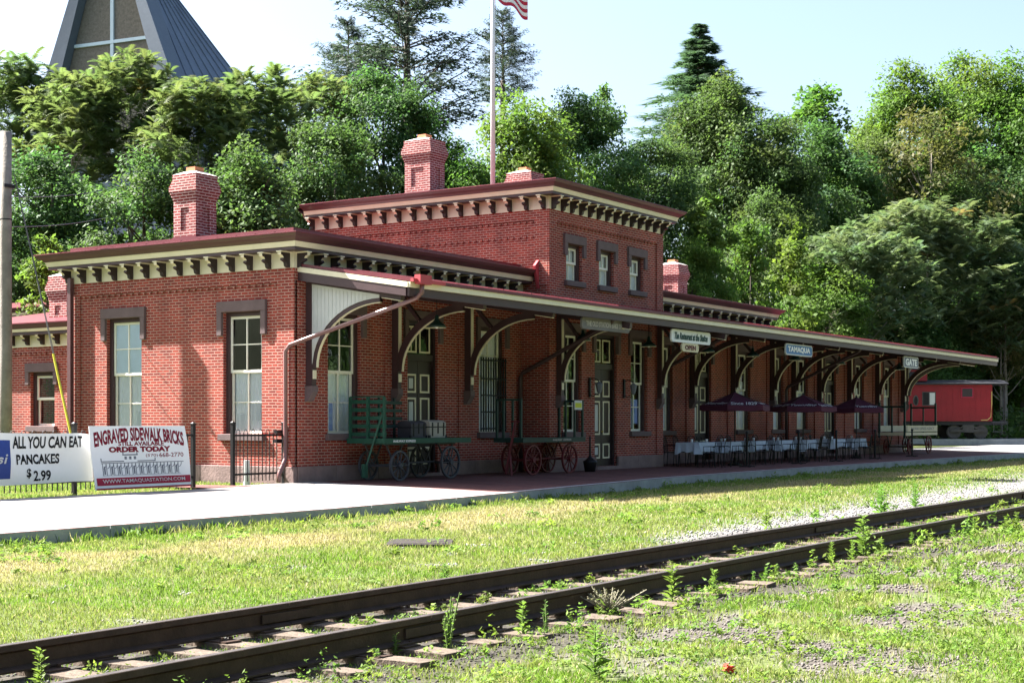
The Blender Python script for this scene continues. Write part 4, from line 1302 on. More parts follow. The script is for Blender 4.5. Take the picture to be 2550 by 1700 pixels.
for ti, (tx, where) in enumerate(TAB):
    tw, td = (1.35, 0.80)
    r = root("dining_table", (tx, TY, pz(TY)), "dark metal dining table under a white cloth, " + where, "table", "dining tables under the canopy")
    mb = MB(); mb.box(-tw/2, tw/2, -td/2, td/2, 0.74, 0.765); mb.build("tabletop", M['iron'], r)
    for sx in (-1,1):
        for sy in (-1,1):
            mb = MB(); mb.tube([(sx*(tw/2-0.1), sy*(td/2-0.1), 0.74),(sx*(tw/2-0.06), sy*(td/2-0.06), 0.0)], 0.018, 6); mb.build("leg", M['iron'], r)
    c = cloth_mesh(tw, td, 0.770, rc.choice([0.26,0.29,0.32]), ti*3+1).build("tablecloth", M['cloth'], None, smooth=False, loc=(tx, TY, pz(TY)))
    tag(c, "white tablecloth hanging over the dining table " + where, "tablecloth", "white tablecloths under the canopy")
    for k, (dx, dy, rz, wh) in enumerate(((-0.34,-0.72,math.pi,"track side, end nearer the bay"),(0.36,-0.74,math.pi,"track side, end farther from the bay"),(-0.34,0.70,0,"wall side, end nearer the bay"),(0.36,0.70,0,"wall side, end farther from the bay"))):
        if ch0 is None: o = ch0 = chair()
        else: o = copy_tree(ch0)
        yy = TY+dy
        o.location = (tx+dx+rc.uniform(-.05,.05), yy+rc.uniform(-.04,.04), pz(yy)); o.rotation_euler = (0,0,rz+rc.uniform(-.25,.25))
        short = where.replace("just ","").replace(" umbrella pole"," umbrella pole")
        tag(o, ("black metal chair at table " + short + ", " + wh.split(",")[0] + "," + (" near end" if "nearer" in wh else " far end")), "chair", "black chairs at the dining tables")
    for k in range(2):
        px_, py_ = tx+rc.uniform(-0.45,0.45), TY-0.15+0.25*k
        mb = MB(); mb.lathe([(0,0),(0.035,0),(0.042,0.09),(0.036,0.10),(0.03,0.02),(0,0.015)], (0,0,0), 10)
        o = mb.build("cup", M['white'], None, smooth=True, loc=(px_, py_, pz(TY)+0.772))
        tag(o, "small white cup on the table " + where + (", wall side" if k else ", track side"), "cup", "white cups on the tables")

def umbrella(x, y, rz, label, texts):
    r = root("patio_umbrella", (x, y, pz(y)), label, "umbrella", "maroon umbrellas over the dining tables", rz)
    R, zt, zr, vz = 1.20, 2.42, 1.98, 0.17
    n = 6
    mb = MB(); rim = []
    for k in range(n):
        a = 2*math.pi*k/n + math.pi/n
        rim.append(Vector((R*math.cos(a), R*math.sin(a), zr)))
    for k in range(n):
        p, q = rim[k], rim[(k+1)%n]
        rows = []
        for i in range(7):
            t = i/6
            row = []
            for j in range(5):
                s = j/4
                e = p.lerp(q, s)
                v = Vector((0,0,zt)).lerp(e, t)
                sag = 0.05*math.sin(math.pi*t) + 0.04*math.sin(math.pi*s)*t
                v.z -= sag; 
                row.append(v)
            rows.append(row)
        vs = [v for row in rows for v in row]
        for j in range(5):
            e = rows[6][j]; vs.append(Vector((e.x*1.005, e.y*1.005, e.z-vz)))
        mb.add(vs, [(i*5+j, i*5+j+1, (i+1)*5+j+1, (i+1)*5+j) for i in range(7) for j in range(4)])
    mb.build("canopy", M['umbrella'], r)
    mb = MB(); mb.tube([(0,0,0.02),(0,0,2.40)], 0.022, 8); mb.lathe([(0.0,0.09),(0.03,0.07),(0.04,0.0)], (0,0,2.40), 8); mb.build("pole", M['iron'], r)
    mb = MB()
    for p in rim: mb.tube([(0,0,zt-0.03), (p.x,p.y,p.z-0.02)], 0.010, 5); mb.tube([(0,0,1.85),(p.x*0.5,p.y*0.5,(zt+zr)/2-0.08)], 0.009, 5)
    mb.build("ribs", M['darkbrown'], r)
    mb = MB(); mb.lathe([(0,0),(0.24,0),(0.24,0.05),(0.06,0.09),(0.05,0.25),(0.0,0.25)], (0,0,0), 16); mb.build("base", M['iron'], r, smooth=False)
    for k, s in texts:
        p, q = rim[k], rim[(k+1)%n]
        v, f = text_geo(s, 0, 0, 0.92, 0.24, 0.0, shear=0.4, bold=0.018)
        mid_ = (p+q)/2; d = (q-p).normalized(); nrm = Vector((mid_.x, mid_.y, 0)).normalized()
        # the line sits on the lower slope of the panel
        upv = (Vector((0,0,zt)) - mid_).normalized()
        c = mid_ + upv*0.16 + Vector((0,0,-0.035)); out = upv.cross(d); 
        if out.z < 0: out = -out
        vs = [c + d*a[0] + upv*a[2] + out*0.02 for a in v]
        mb = MB(); mb.add(vs, f); mb.build("lettering", M['white'], r)
    return r
# panel k faces the direction 60*k+60 degrees from the umbrella's own x axis
def face_panel(k, ang): return math.radians(ang - 60*k - 60)
umbrella(19.35, -2.05, face_panel(0, 225-2), "maroon patio umbrella with white script nearest the bay", [(0,"Since 1829"),(1,"Yuengling"),(5,"Yuengling")])
umbrella(25.35, -2.0, face_panel(0, 232-28), "maroon patio umbrella with white script in the middle of three", [(0,"Yuengling"),(1,"Since 1829"),(5,"Since 1829")])
umbrella(30.85, -2.0, face_panel(0, 232-5), "maroon patio umbrella with white script farthest from the bay", [(0,"Yuengling"),(1,"Since 1829")])

for x, y, wh in ((18.3,-2.95,"in front of the first umbrella"),(22.6,-2.95,"between the first and middle umbrellas"),(26.3,-2.9,"beyond the middle umbrella"),(30.6,-2.85,"below the far umbrella"),(35.4,-2.75,"near the cream sided cart")):
    r = root("stanchion_post", (x, y, pz(y)), "black metal barrier post " + wh, "post", "barrier posts in front of the tables")
    mb = MB(); mb.tube([(0,0,0.03),(0,0,1.08)], 0.035, 10); mb.lathe([(0.05,1.08),(0.055,1.11),(0.03,1.15),(0.0,1.16)], (0,0,0), 10); mb.build("post", M['iron'], r)
    mb = MB()
    for k in range(4):
        a = math.pi/4+math.pi/2*k
        mb.bar((0,0,0.05),(0.26*math.cos(a),0.26*math.sin(a),0.02),0.06,0.03)
    mb.build("base", M['iron'], r)

# iron fence, gate, banners
def fence_post(mb, x, y, h=1.32):
    mb.box(x-0.038, x+0.038, y-0.038, y+0.038, -0.05, h); mb.box(x-0.048, x+0.048, y-0.048, y+0.048, h+0.0005, h+0.025)
    mb.add([(x-.04,y-.04,h+.026),(x+.04,y-.04,h+.026),(x+.04,y+.04,h+.026),(x-.04,y+.04,h+.026),(x,y,h+.06)], [(0,1,4),(1,2,4),(2,3,4),(3,0,4)])
def fence_panel(mb, xa, xb, y, tall=1.25):
    n = int(round((xb-xa)/0.12)); 
    for i in range(1, n):
        x = xa+(xb-xa)*i/n; mb.box(x-0.008, x+0.008, y-0.008, y+0.008, 0.06, 1.13 if i%2 else 1.13)
    for i in range(1, n-1, 2):
        a = xa+(xb-xa)*i/n; c = xa+(xb-xa)*(i+1)/n
        mb.tube([((a+c)/2+(c-a)/2*math.cos(math.pi*k/8), y, 1.12+0.09*math.sin(math.pi*k/8)) for k in range(9)], 0.008, 5)
FY = 0.22
fr = root("iron_fence", (-6.0, FY, 0), "black iron fence with looped pickets carrying the white banners", "fence")
posts = [-0.9, -6.1+6.0, -3.0+6.0-0.0, -3.2, -6.3, -9.4]
PX = [-2.92, -6.08, -9.2, -12.3, -15.4]
for a in PX:
    mb = MB(); fence_post(mb, a+6.0, 0); mb.build("post", M['iron'], fr)
for a, c in zip(PX[1:], PX[:-1]):
    mb = MB(); fence_panel(mb, a+6.0+0.04, c+6.0-0.04, 0); mb.build("picket_panel", M['iron'], fr)
    for z in (0.20, 1.08):
        mb = MB(); mb.box(a+6.04, c+5.96, -0.018, 0.018, z, z+0.04); mb.build("fence_bar", M['iron'], fr)
gt = root("iron_gate", (-0.85, 0.30, 0), "black iron gate with looped pickets between two square posts", "gate")
for a in (-1.70, -0.05):
    mb = MB(); fence_post(mb, a+0.85, -0.05, 1.34); mb.build("post", M['iron'], gt)
mb = MB(); fence_panel(mb, -0.81, 0.74, 0.0); mb.build("picket_panel", M['iron'], gt)
for z in (0.20, 1.06):
    mb = MB(); mb.box(-0.81, 0.76, -0.02, 0.02, z, z+0.045); mb.build("fence_bar", M['iron'], gt)
mb = MB(); mb.box(0.56,0.74,-0.05,0.05,0.90,0.985); mb.box(0.58,0.76,-0.05,0.05,1.11,1.19); mb.build("latch", M['iron'], gt)
mb = MB(); mb.tube([(-0.95,0.55,-0.05),(-0.95,0.55,0.52)], 0.075, 14); o = mb.build("pipe_stub", M['plastic'], None); tag(o, "short white plastic pipe standing behind the iron gate", "pipe")

def sag_board(mb, w, h, nx, nz, fn, y=0.0, mi=0):
    vs = []
    for i in range(nx+1):
        for k in range(nz+1):
            u, v = -w/2+w*i/nx, -h/2+h*k/nz
            vs.append(fn(u, v))
    mb.add(vs, [(i*(nz+1)+k, (i+1)*(nz+1)+k, (i+1)*(nz+1)+k+1, i*(nz+1)+k+1) for i in range(nx) for k in range(nz)], mi)

# cloth banner tied to the fence
bw_, bh_ = 3.1, 0.98
bn = root("banner", (-7.25, FY-0.06, 0.70), "white vinyl pancake banner with blue corner panel tied along the iron fence", "banner")
def bsurf(u, v, d=0.0):
    e = max(0, (u-1.25)/0.3)
    z = v*(1-0.10*e*(1 if v>0 else -0.3)) - 0.03*math.sin((u+1.55)/3.1*math.pi)*(v>0) + 0.05*(u/1.55)*(-v/0.49)*0.5
    return (u, -0.02-d + 0.022*math.sin(u*4.1+v*2.0)+0.012*math.sin(v*7+u*2), z)
mb = MB(); sag_board(mb, bw_, bh_, 40, 10, bsurf); mb.build("cloth", M['bannerwhite'], bn, smooth=True)
def on_banner(name, pieces, m):
    mb = MB()
    for v, f in pieces:
        mb.add([bsurf(p[0], p[2], 0.006) for p in v], f)
    return mb.build(name, m, bn)
def grid_piece(x0, x1, z0, z1, n=12):
    vs = []; 
    for i in range(n+1):
        for k in range(n+1): vs.append((x0+(x1-x0)*i/n, 0, z0+(z1-z0)*k/n))
    return vs, [(i*(n+1)+k, (i+1)*(n+1)+k, (i+1)*(n+1)+k+1, i*(n+1)+k+1) for i in range(n) for k in range(n)]
on_banner("printed_panel", [grid_piece(-1.53, -0.40, -0.37, 0.36)], M['bannerblue'])
mb = MB()
for v, f in [text_geo("Pepsi", -0.86, -0.02, 0.80, 0.28, 0, shear=0.2, bold=0.01)]:
    mb.add([bsurf(p[0], p[2], 0.012) for p in v], f)
mb.build("lettering", M['white'], bn)
on_banner("lettering", [text_geo("ALL YOU CAN EAT", 0.47, 0.32, 1.62, 0.23, 0, bold=0.03), text_geo("PANCAKES", 0.24, -0.01, 1.02, 0.22, 0, bold=0.03),
                        text_geo("$", 0.02, -0.29, 0.11, 0.19, 0, bold=0.025), text_geo("2.99", 0.34, -0.34, 0.42, 0.20, 0, bold=0.025)], M['black'])

# rigid sign propped against the fence
sg = root("sign_board", (-4.62, -0.12, 0.02), "white and maroon sign board for engraved sidewalk bricks propped on the fence", "sign")
SWd, SH = 2.55, 1.26
tilt = math.radians(-9)
def tl(u, v, d=0.0):   # board coordinates (u across, v up from the bottom), leaning back towards the fence
    return (u, -0.05 + v*math.sin(-tilt) - d*math.cos(tilt), 0.03 + v*math.cos(tilt) - 0.0*d)
mb = MB()
def wav(u, v, d): 
    a = tl(u, v, d); return (a[0] + 0.02*math.sin(v*3)*(u>1.2), a[1] + 0.012*math.sin(v*4+u), a[2])
vs = []; nU, nV = 14, 10
for i in range(nU+1):
    for k in range(nV+1): vs.append(wav(-SWd/2+SWd*i/nU, SH*k/nV, 0.0))
fs = [(i*(nV+1)+k, (i+1)*(nV+1)+k, (i+1)*(nV+1)+k+1, i*(nV+1)+k+1) for i in range(nU) for k in range(nV)]
mb.add(vs, fs)
o = mb.build("board", M['bannerwhite'], sg)
sm = o.modifiers.new("solid", 'SOLIDIFY'); sm.thickness = 0.012; sm.offset = -1
def on_sign(name, pieces, m, d=0.004):
    mb = MB()
    for v, f in pieces: mb.add([wav(p[0], p[2], d) for p in v], f)
    return mb.build(name, m, sg)
on_sign("printed_band", [grid_piece(-SWd/2+0.05, SWd/2-0.01, 0.085, 0.235), grid_piece(-SWd/2+0.02, SWd/2, 0.0, 0.035, 8)], M['maroon'])
on_sign("lettering", [text_geo("WWW.TAMAQUASTATION.COM", 0.02, 0.16, 2.2, 0.085, 0, bold=0.02)], M['white'], 0.008)
on_sign("lettering", [text_geo("ENGRAVED SIDEWALK BRICKS", 0.0, 1.095, 2.36, 0.27, 0, bold=0.04, arch=0.11, taper=0.1),
                      text_geo("STILL AVAILABLE", 0.02, 0.905, 1.20, 0.09, 0, bold=0.035), text_geo("ORDER TODAY", -0.02, 0.79, 1.62, 0.115, 0, bold=0.06),
                      text_geo("668-2770", 0.80, 0.665, 0.66, 0.088, 0, bold=0.006), text_geo("(570)", 0.27, 0.655, 0.32, 0.075, 0)], M['maroon'])
pcs = []
def q(x0, x1, z0, z1): pcs.append(grid_piece(x0, x1, z0, z1, 3))
q(-1.06, 1.12, 0.515, 0.53); q(-1.06,-0.47,0.545,0.565); q(-0.12,0.36,0.545,0.565); q(-0.50,-0.10,0.67,0.695)
for a in (-1.05,0.35,-0.48,-0.12): q(a-0.012,a+0.012,0.565 if abs(a)>.5 or a>0 else 0.69,0.62 if abs(a)>.5 or a>0 else 0.74)
for a in (-0.42,-0.30,-0.18): q(a-0.03,a+0.03,0.59,0.65)
q(-1.05,1.02,0.275,0.283)
for i in range(22):
    a = -1.04+0.095*i; q(a, a+0.018, 0.285, 0.515); 
    if i%2==0: q(a+0.035, a+0.075, 0.30, 0.46)
    v = [(a+0.02+0.09*math.sin(t), 0, 0.41+0.10*(1-math.cos(t))) for t in (0,0.5,1.0,1.5)] + [(a+0.02+0.075*math.sin(t), 0, 0.42+0.10*(1-math.cos(t))) for t in (1.5,1.0,0.5,0)]
    pcs.append((v, [tuple(range(8))]))
on_sign("drawing", pcs, M['greyprint'])
mb = MB()
for a in (-1.0,0.9): mb.bar((a,0.0,0.02),(a,0.30,0.9),0.03,0.03)
mb.build("prop", M['greyprint'], sg)

# pole, wires, guy
up = root("utility_pole", (-1.48, 8.17, 0), "weathered grey wooden utility pole in front of the low brick wing", "utility pole")
mb = MB(); mb.tube([(0,0,-0.3),(0.01,0,3),(0.0,0,6),(0.01,0,8.60)], [0.150,0.145,0.140,0.134], 16); mb.build("shaft", M['pole'], up, smooth=True)
mb = MB(); mb.box(-0.16,0.16,-0.16,-0.12,7.2,7.28); mb.lathe([(0.148,0),(0.148,0.03)], (0.005,0,6.4), 16); mb.build("band", M['iron'], up)
def sagwire(p, q, sag, r=0.011, n=24):
    p, q = Vector(p), Vector(q); pts = []
    for i in range(n+1):
        t = i/n; v = p.lerp(q, t); v.z -= sag*4*t*(1-t); pts.append(v)
    mb = MB(); mb.tube(pts, r, 5); return mb
tag(sagwire((-1.38,8.2,7.0), (17.2,22.0,11.7), 0.35).build("overhead_wire", M['greyprint']), "upper grey cable running from the wooden pole into the trees", "wire", "cables from the pole")
tag(sagwire((-1.38,8.2,6.25), (17.0,21.6,10.6), 0.35).build("overhead_wire", M['greyprint']), "lower grey cable running from the wooden pole behind the chimney", "wire", "cables from the pole")
gw = root("guy_wire", (-1.4, 8.1, 0), "steel guy wire with yellow guard slanting down from the pole", "guy wire")
A = Vector((0.06,-0.05,7.6)); B = Vector((0.10,-2.47,0.0))
mb = MB(); mb.tube([A, B], 0.011, 5); mb.tube([A+Vector((0.06,0,-0.15)), B+Vector((0.04,0,0.0))], 0.009, 5); mb.build("strand", M['wire'], gw)
mb = MB(); mb.tube([A.lerp(B,0.60), A.lerp(B,0.99)], 0.027, 8); mb.build("guard", M['yellow'], gw)

# flagpole on the centre roof, flag
fp = root("flagpole", (12.72, 3.10, 8.0), "tall white flagpole rising from the station's centre roof", "flagpole")
mb = MB(); mb.tube([(0,0,0),(0,0,4.5),(0,0,9.5)], [0.075,0.068,0.055], 14); mb.build("pole", M['flagpole'], fp, smooth=True)
mb = MB(); mb.lathe([(0.16,0.35),(0.15,0.5),(0.09,0.62)], (0,0,0), 14); mb.build("collar", M['flagpole'], fp)
mb = MB(); mb.tube([(0.09,-0.03,0.8),(0.10,-0.03,9.3)], 0.006, 4); mb.build("halyard", M['wire'], fp)
fm, nt, b = _base("flag_cloth")
at = nt.nodes.new("ShaderNodeAttribute"); at.attribute_name = "tint"
nt.links.new(at.outputs["Color"], b.inputs["Base Color"]); b.inputs["Roughness"].default_value = 0.8
nu, nv = 40, 26
vs = []; fs = []; cols = []
for k in range(13):
    for i in range(nu+1):
        for v in (k/13, (k+1)/13):
            u = i/nu
            z = 14.50-8.0 + 1.45*v - 0.16*u**1.5 - 0.06*math.sin(u*9)*1.0
            d = 2.3*u
            e_ = RGT*(0.14+0.42*d) + FWD*(0.75*d + 0.16*math.sin(u*10+v*1.5)*u)
            vs.append((e_.x, e_.y, z))
            canton = (k >= 6 and u < 0.4)
            cols.append((0.03,0.04,0.16) if canton else ((0.42,0.015,0.045) if k%2==0 else (0.75,0.75,0.75)))
    o0 = k*(nu+1)*2
    fs += [(o0+2*i, o0+2*i+2, o0+2*i+3, o0+2*i+1) for i in range(nu)]
fl = np_mesh("flag", np.array(vs)+np.array([12.72,3.10,8.0]), np.array(fs), fm, np.array(cols))
tag(fl, "red and white striped flag flying from the tall white pole", "flag")

# caboose beyond the far end of the platform
cbx = root("caboose", (0,0,0), "red railway caboose with dark roof parked beyond the platform's end", "caboose")
cpos = CAM + FWD*92 + RGT*((2366-1275)/3678*92)
cbx.location = (cpos.x, cpos.y, 0.36); cbx.rotation_euler = (0,0,TH-math.pi/2+math.radians(-2))
# local: x along the car, -y towards the platform
BL0, BL1 = -6.5, 2.60
mb = MB(); mb.box(BL0, BL1, 0.0, 2.9, 1.10, 3.36)
for i in range(26): mb.box(BL0+0.35*i, BL0+0.35*i+0.012, -0.008, 0.0, 1.12, 3.34)
mb.build("body", M['caboose'], cbx)
mb = MB(); mb.prism([(-0.22,3.362),(-0.24,3.44),(0.7,3.62),(1.45,3.70),(2.2,3.62),(3.14,3.44),(3.12,3.362)], 'x', BL0-0.9, BL1+0.95); mb.build("roof", M['darkcab'], cbx)
mb = MB(); mb.box(-4.2, -1.35, 0.25, 2.65, 3.60, 4.30)
cp = mb.build("cupola", M['caboose'], cbx)
mb = MB(); mb.prism([(0.10,4.302),(0.12,4.36),(1.45,4.50),(2.8,4.36),(2.8,4.302)], 'x', -4.35, -1.2); mb.build("cupola_roof", M['darkcab'], cp)
mb = MB()
for a in (-3.6,-2.3): mb.box(a-0.28, a+0.28, 0.235, 0.25, 3.78, 4.18)
mb.build("cupola_window", M['darkcab'], cp)
mb = MB(); mb.box(BL0-0.9, BL1+0.9, 0.15, 2.75, 0.86, 1.098); mb.build("underframe", M['darkcab'], cbx)
wn_ = MB(); wn_.box(-1.72,-0.89,-0.03,0.0,2.05,2.92); w_ = wn_.build("window", M['truck'], cbx)
mb = MB(); mb.box(-1.67,-1.33,-0.04,-0.031,2.10,2.87); mb.build("pane", M['interior'], w_)
mb = MB(); mb.box(-1.27,-0.95,-0.045,-0.031,2.12,2.86); mb.build("screen", M['pale'], w_)
mb = MB(); n = 20
P = [(-2.12+0.17*math.cos(2*math.pi*k/n), 2.38+0.33*math.sin(2*math.pi*k/n)) for k in range(n)]
mb.prism(P, 'y', -0.03, 0.0); w_ = mb.build("window", M['truck'], cbx)
mb = MB(); mb.prism([(-2.12+0.10*math.cos(2*math.pi*k/n), 2.38+0.26*math.sin(2*math.pi*k/n)) for k in range(n)], 'y', -0.04, -0.031); mb.build("pane", M['interior'], w_)
mb = MB(); mb.box(0.68,1.43,-0.03,0.0,2.55,3.18); w_ = mb.build("window", M['maroon'], cbx)
mb = MB(); mb.box(0.74,1.37,-0.04,-0.031,2.61,3.12); mb.build("shutter", M['darkbrown'], w_)
mb = MB(); add_text(mb, "READING", -1.5, 1.85, 0.9, 0.10, -0.01); mb.build("lettering", M['maroon'], cbx)
mb = MB(); mb.tube([(1.9,-0.02,1.16),(2.3,-0.02,1.17),(2.5,-0.02,1.35),(2.56,-0.02,2.1),(2.56,-0.02,2.95)], 0.03, 6); mb.build("grab_rail", M['gold'], cbx)
def bogie(x):
    t = MB()
    t.box(x-1.1,x+1.1,0.12,0.24,0.42,0.58); t.bar((x-0.95,0.18,0.5),(x-0.2,0.18,0.80),0.08,0.08); t.bar((x+0.95,0.18,0.5),(x+0.2,0.18,0.80),0.08,0.08); t.box(x-0.35,x+0.35,0.1,2.8,0.40,0.86)
    b_ = t.build("bogie", M['truck'], cbx)
    for a in (-0.82,0.82):
        for yy in (0.32,2.55):
            m_ = MB(); m_.ring((x+a,yy,0.425),'y',0.0,0.42,0.12,24); m_.ring((x+a,yy+0.08,0.425),'y',0.30,0.46,0.03,24); m_.build("wheel", M['truck'], b_)
bogie(1.15); bogie(-4.9)
mb = MB()
for yy in (0.1, 0.5): mb.tube([(3.42,yy,0.95),(3.42,yy,3.5)], 0.025, 6)
for k in range(8): mb.bar((3.42,0.1,1.1+0.3*k),(3.42,0.5,1.1+0.3*k),0.03,0.03)
mb.box(2.6,3.5,0.1,2.8,0.98,1.06); mb.tube([(2.7,0.05,1.0),(2.7,0.05,0.45)],0.02,5); mb.tube([(3.2,0.05,1.0),(3.2,0.05,0.45)],0.02,5); mb.box(2.65,3.25,-0.02,0.25,0.42,0.46)
mb.build("end_ladder", M['greywheel'], cbx)
mb = MB(); mb.tube([(0.6,-0.85,0.36),(-60,-0.85,0.36)],0.02,4)
mb = MB(); mb.box(-14,9,-0.3,3.2,-0.4,-0.02); o = mb.build("siding_bed", M['kerb'], None); o.location = cbx.location; o.rotation_euler = cbx.rotation_euler; tag(o, kind="structure")

# cover plate sunk in the grass and a wrapper in the weeds
zc_ = float(ground_z(-9.2,-10.5))
mc = root("cover_plate", (-9.2,-10.45,zc_), "rusty square cover plate lying flush in the dry grass", "cover plate", rz=0.6)
mb = MB(); mb.box(-0.42,0.42,-0.36,0.36,-0.02,0.045)
mb.build("plate", M['manhole'], mc, bevel=0.01)
mb = MB(); mb.box(-0.50,0.50,-0.44,-0.363,-0.04,0.035); mb.box(-0.50,0.50,0.363,0.44,-0.04,0.035); mb.box(-0.50,-0.423,-0.36,0.36,-0.04,0.034); mb.box(0.423,0.50,-0.36,0.36,-0.04,0.034); mb.build("frame", M["manhole"], mc)
mb = MB(); sag = []
for i in range(7):
    for k in range(5):
        sag.append((-0.07+0.14*i/6, -0.035+0.07*k/4, 0.035+0.025*math.sin(i*2.1+k)+0.012*math.sin(k*2.7)))
mb.add(sag, [(i*5+k,(i+1)*5+k,(i+1)*5+k+1,i*5+k+1) for i in range(6) for k in range(4)])
o = mb.build("wrapper", M['litterred'], None, loc=(-16.38,-18.35,float(ground_z(-16.38,-18.35))+0.01)); o.rotation_euler = (0.35,0.15,0.6)
tag(o, "crumpled red and white wrapper lying among the weeds", "litter")

# church on the hill
hp = CAM + FWD*100 + RGT*((281-1275)/3678*100)
chq = root("church", (hp.x, hp.y, 0), "blue grey church with steep A shaped roof and tan gable cross", "church", rz=TH-math.pi/2+math.radians(-24))
def chh(z): return max(0.02, 0.40*(37.2-z) + (0.012*(24.5-z)**2 if z < 24.5 else 0.0))      # half width of the gable front
def chb(z): return max(0.3, 4.3+0.98*(30-z) + (0.03*(26-z)**2 if z < 26 else 0.0))          # depth, flaring towards the eaves
zs_ = [37.0-1.2*i for i in range(16)]
mb = MB(); vs = []
for z in zs_:
    h = chh(z); vs += [(-h,0.25,z),(h,0.25,z),(h,chb(z),z),(-h,chb(z),z)]
mb.add(vs, [(i*4+k, i*4+(k+1)%4, i*4+4+(k+1)%4, i*4+4+k) for i in range(len(zs_)-1) for k in range(4)])
for z_ in range(8):
    t_ = 0.12+0.125*z_
    for a_, c_ in zip(zs_[3:], zs_[4:]): mb.bar((chh(a_)+0.02, 0.25+(chb(a_)-0.25)*t_, a_), (chh(c_)+0.02, 0.25+(chb(c_)-0.25)*t_, c_), 0.06, 0.08, up=(1,0,0.4))
mb.build("roof", M['slate'], chq)
mb = MB(); vs = []
for z in zs_: vs += [(-0.80*chh(z),0.0,z),(0.80*chh(z),0.0,z)]
mb.add(vs, [(2*i,2*i+1,2*i+3,2*i+2) for i in range(len(zs_)-1)]); mb.build("gable_panel", M['stucco'], chq)
for s in (-1,1):
    mb = MB(); vs = []
    for z in zs_:
        h = chh(z); vs += [(s*h*0.79,-0.05,z),(s*h*0.80,-0.75,z),(s*(h+0.25),-0.80,z),(s*(h+0.27),0.6,z)]
    mb.add(vs, [(4*i+k,4*i+k+1,4*i+4+k+1,4*i+4+k) for i in range(len(zs_)-1) for k in range(3)]); mb.build("bargeboard", M['slateedge'], chq)
mb = MB(); mb.box(-0.13,0.13,-0.12,-0.01,19.2,36.0); h = chh(27.1)*0.79
mb.box(-h,h,-0.14,-0.02,26.98,27.20); mb.build("cross", M['crosspaint'], chq)
mb = MB(); zb_ = zs_[-1]; h = chh(zb_)-0.8; mb.box(-h,h,0.5,chb(zb_)-0.8,4.0,zb_+0.2); mb.box(h-3,h+13,2.5,11,4.0,15.5)
wl = mb.build("wall", M['churchwall'], chq)
for a in (-4.5,-1.5,1.5,4.5):
    mb = MB(); mb.box(a-0.7,a+0.7,0.44,0.499,8.5,13.5); w_ = mb.build("window", M['white'], chq)
    mb = MB(); mb.box(a-0.5,a-0.06,0.40,0.439,8.7,13.3); mb.box(a+0.06,a+0.5,0.40,0.439,8.7,13.3); mb.build("pane", M['interior'], w_)
# ---------------------------------------------------------------- foliage
def rand_quads(C, size, rng, up=0.35, aspect=0.6, out=None):
    """one small leaf-shaped quad per centre"""
    n = len(C)
    nrm = rng.normal(size=(n,3)); nrm /= np.linalg.norm(nrm, axis=1)[:,None]
    nrm[:,2] = np.abs(nrm[:,2])
    nrm = nrm + np.array([0,0,up])
    if out is not None: nrm = nrm + 0.5*out
    nrm /= np.linalg.norm(nrm, axis=1)[:,None]
    t = rng.normal(size=(n,3)); t -= (t*nrm).sum(1)[:,None]*nrm; t /= np.linalg.norm(t, axis=1)[:,None]
    b = np.cross(nrm, t)
    s = (size*rng.uniform(0.45,1.45,n))[:,None]
    a = s*0.5; c = s*0.5*aspect
    V = np.stack([C - t*a, C + b*c - nrm*a*0.15, C + t*a, C - b*c - nrm*a*0.15], 1).reshape(-1,3)
    return V, np.arange(4*n).reshape(n,4)

def tinted(n_clump, per, rng, lo=0.75, hi=1.25, warm=0.12):
    k = rng.uniform(lo, hi, (n_clump,1))
    c = np.repeat(k, 3, 1)*(1 + rng.uniform(-warm, warm, (n_clump,3))*np.array([1,0.4,0.6]))
    return np.repeat(c, per, 0)

def limbs(mb, h, r, rng, spread, n=9, z0=0.3, lean=0.0):
    mb.tube([(0,0,-0.6),(lean*0.2,0,h*0.25),(lean*0.6,0.05,h*0.55),(lean,0,h*0.9)], [r,r*0.8,r*0.55,r*0.2], 9)
    for i in range(n):
        a = rng.uniform(0, 6.28); t = rng.uniform(z0, 0.85); z = h*t; L = spread*rng.uniform(0.5,0.9)*(1.1-0.5*t)
        mb.tube([(lean*t,0,z),(lean*t+L*0.5*math.cos(a),L*0.5*math.sin(a),z+L*0.35),(lean*t+L*math.cos(a),L*math.sin(a),z+L*0.8)], [r*0.4*(1.1-t),r*0.25*(1.1-t)+0.01,0.015], 6)

def crown_broad(seed, R=3.0, H=9.0, base=0.16, n_clump=140, per=240, leaf=0.150, lump=0.95, conc=0.45):
    """R crown radius, H height; lower part bare trunk. Clumps sit on an uneven shell and through the volume."""
    rng = np.random.default_rng(seed)
    cs = []
    while len(cs) < n_clump:
        u = rng.normal(size=3); u /= np.linalg.norm(u)
        rr = rng.uniform(0.35,1.0)**0.55
        lob = 1 + 0.22*math.sin(3*math.atan2(u[1],u[0])+seed) + 0.15*math.sin(5*u[2]+seed*2)
        zc = H*(base+(1-base)/2)
        # egg shape, wider low down
        taper = 1.0 - 0.28*u[2]*rr
        cs.append((R*0.88*u[0]*rr*lob*taper, R*0.88*u[1]*rr*lob*taper, zc + (H*(1-base)/2-0.5)*u[2]*rr*(0.92+0.12*lob)))
    cs = np.array(cs)
    rad = rng.uniform(0.55,1.15,n_clump)*lump
    d = rng.normal(size=(n_clump,per,3)); d /= np.linalg.norm(d, axis=2)[:,:,None]
    d *= (rng.uniform(0,1,(n_clump,per,1))**conc)
    d[:,:,2] *= 0.62
    d[:,:,2] += 0.12*(1-np.abs(d[:,:,0]))
    P = (cs[:,None,:] + d*rad[:,None,None]).reshape(-1,3)
    ctr = np.array([0,0,H*0.55]); out = P-ctr; out /= np.linalg.norm(out,axis=1)[:,None]+1e-6
    V, F = rand_quads(P, leaf, rng, out=out)
    T = np.repeat(tinted(n_clump, per, rng), 4, 0)
    return V, F, T

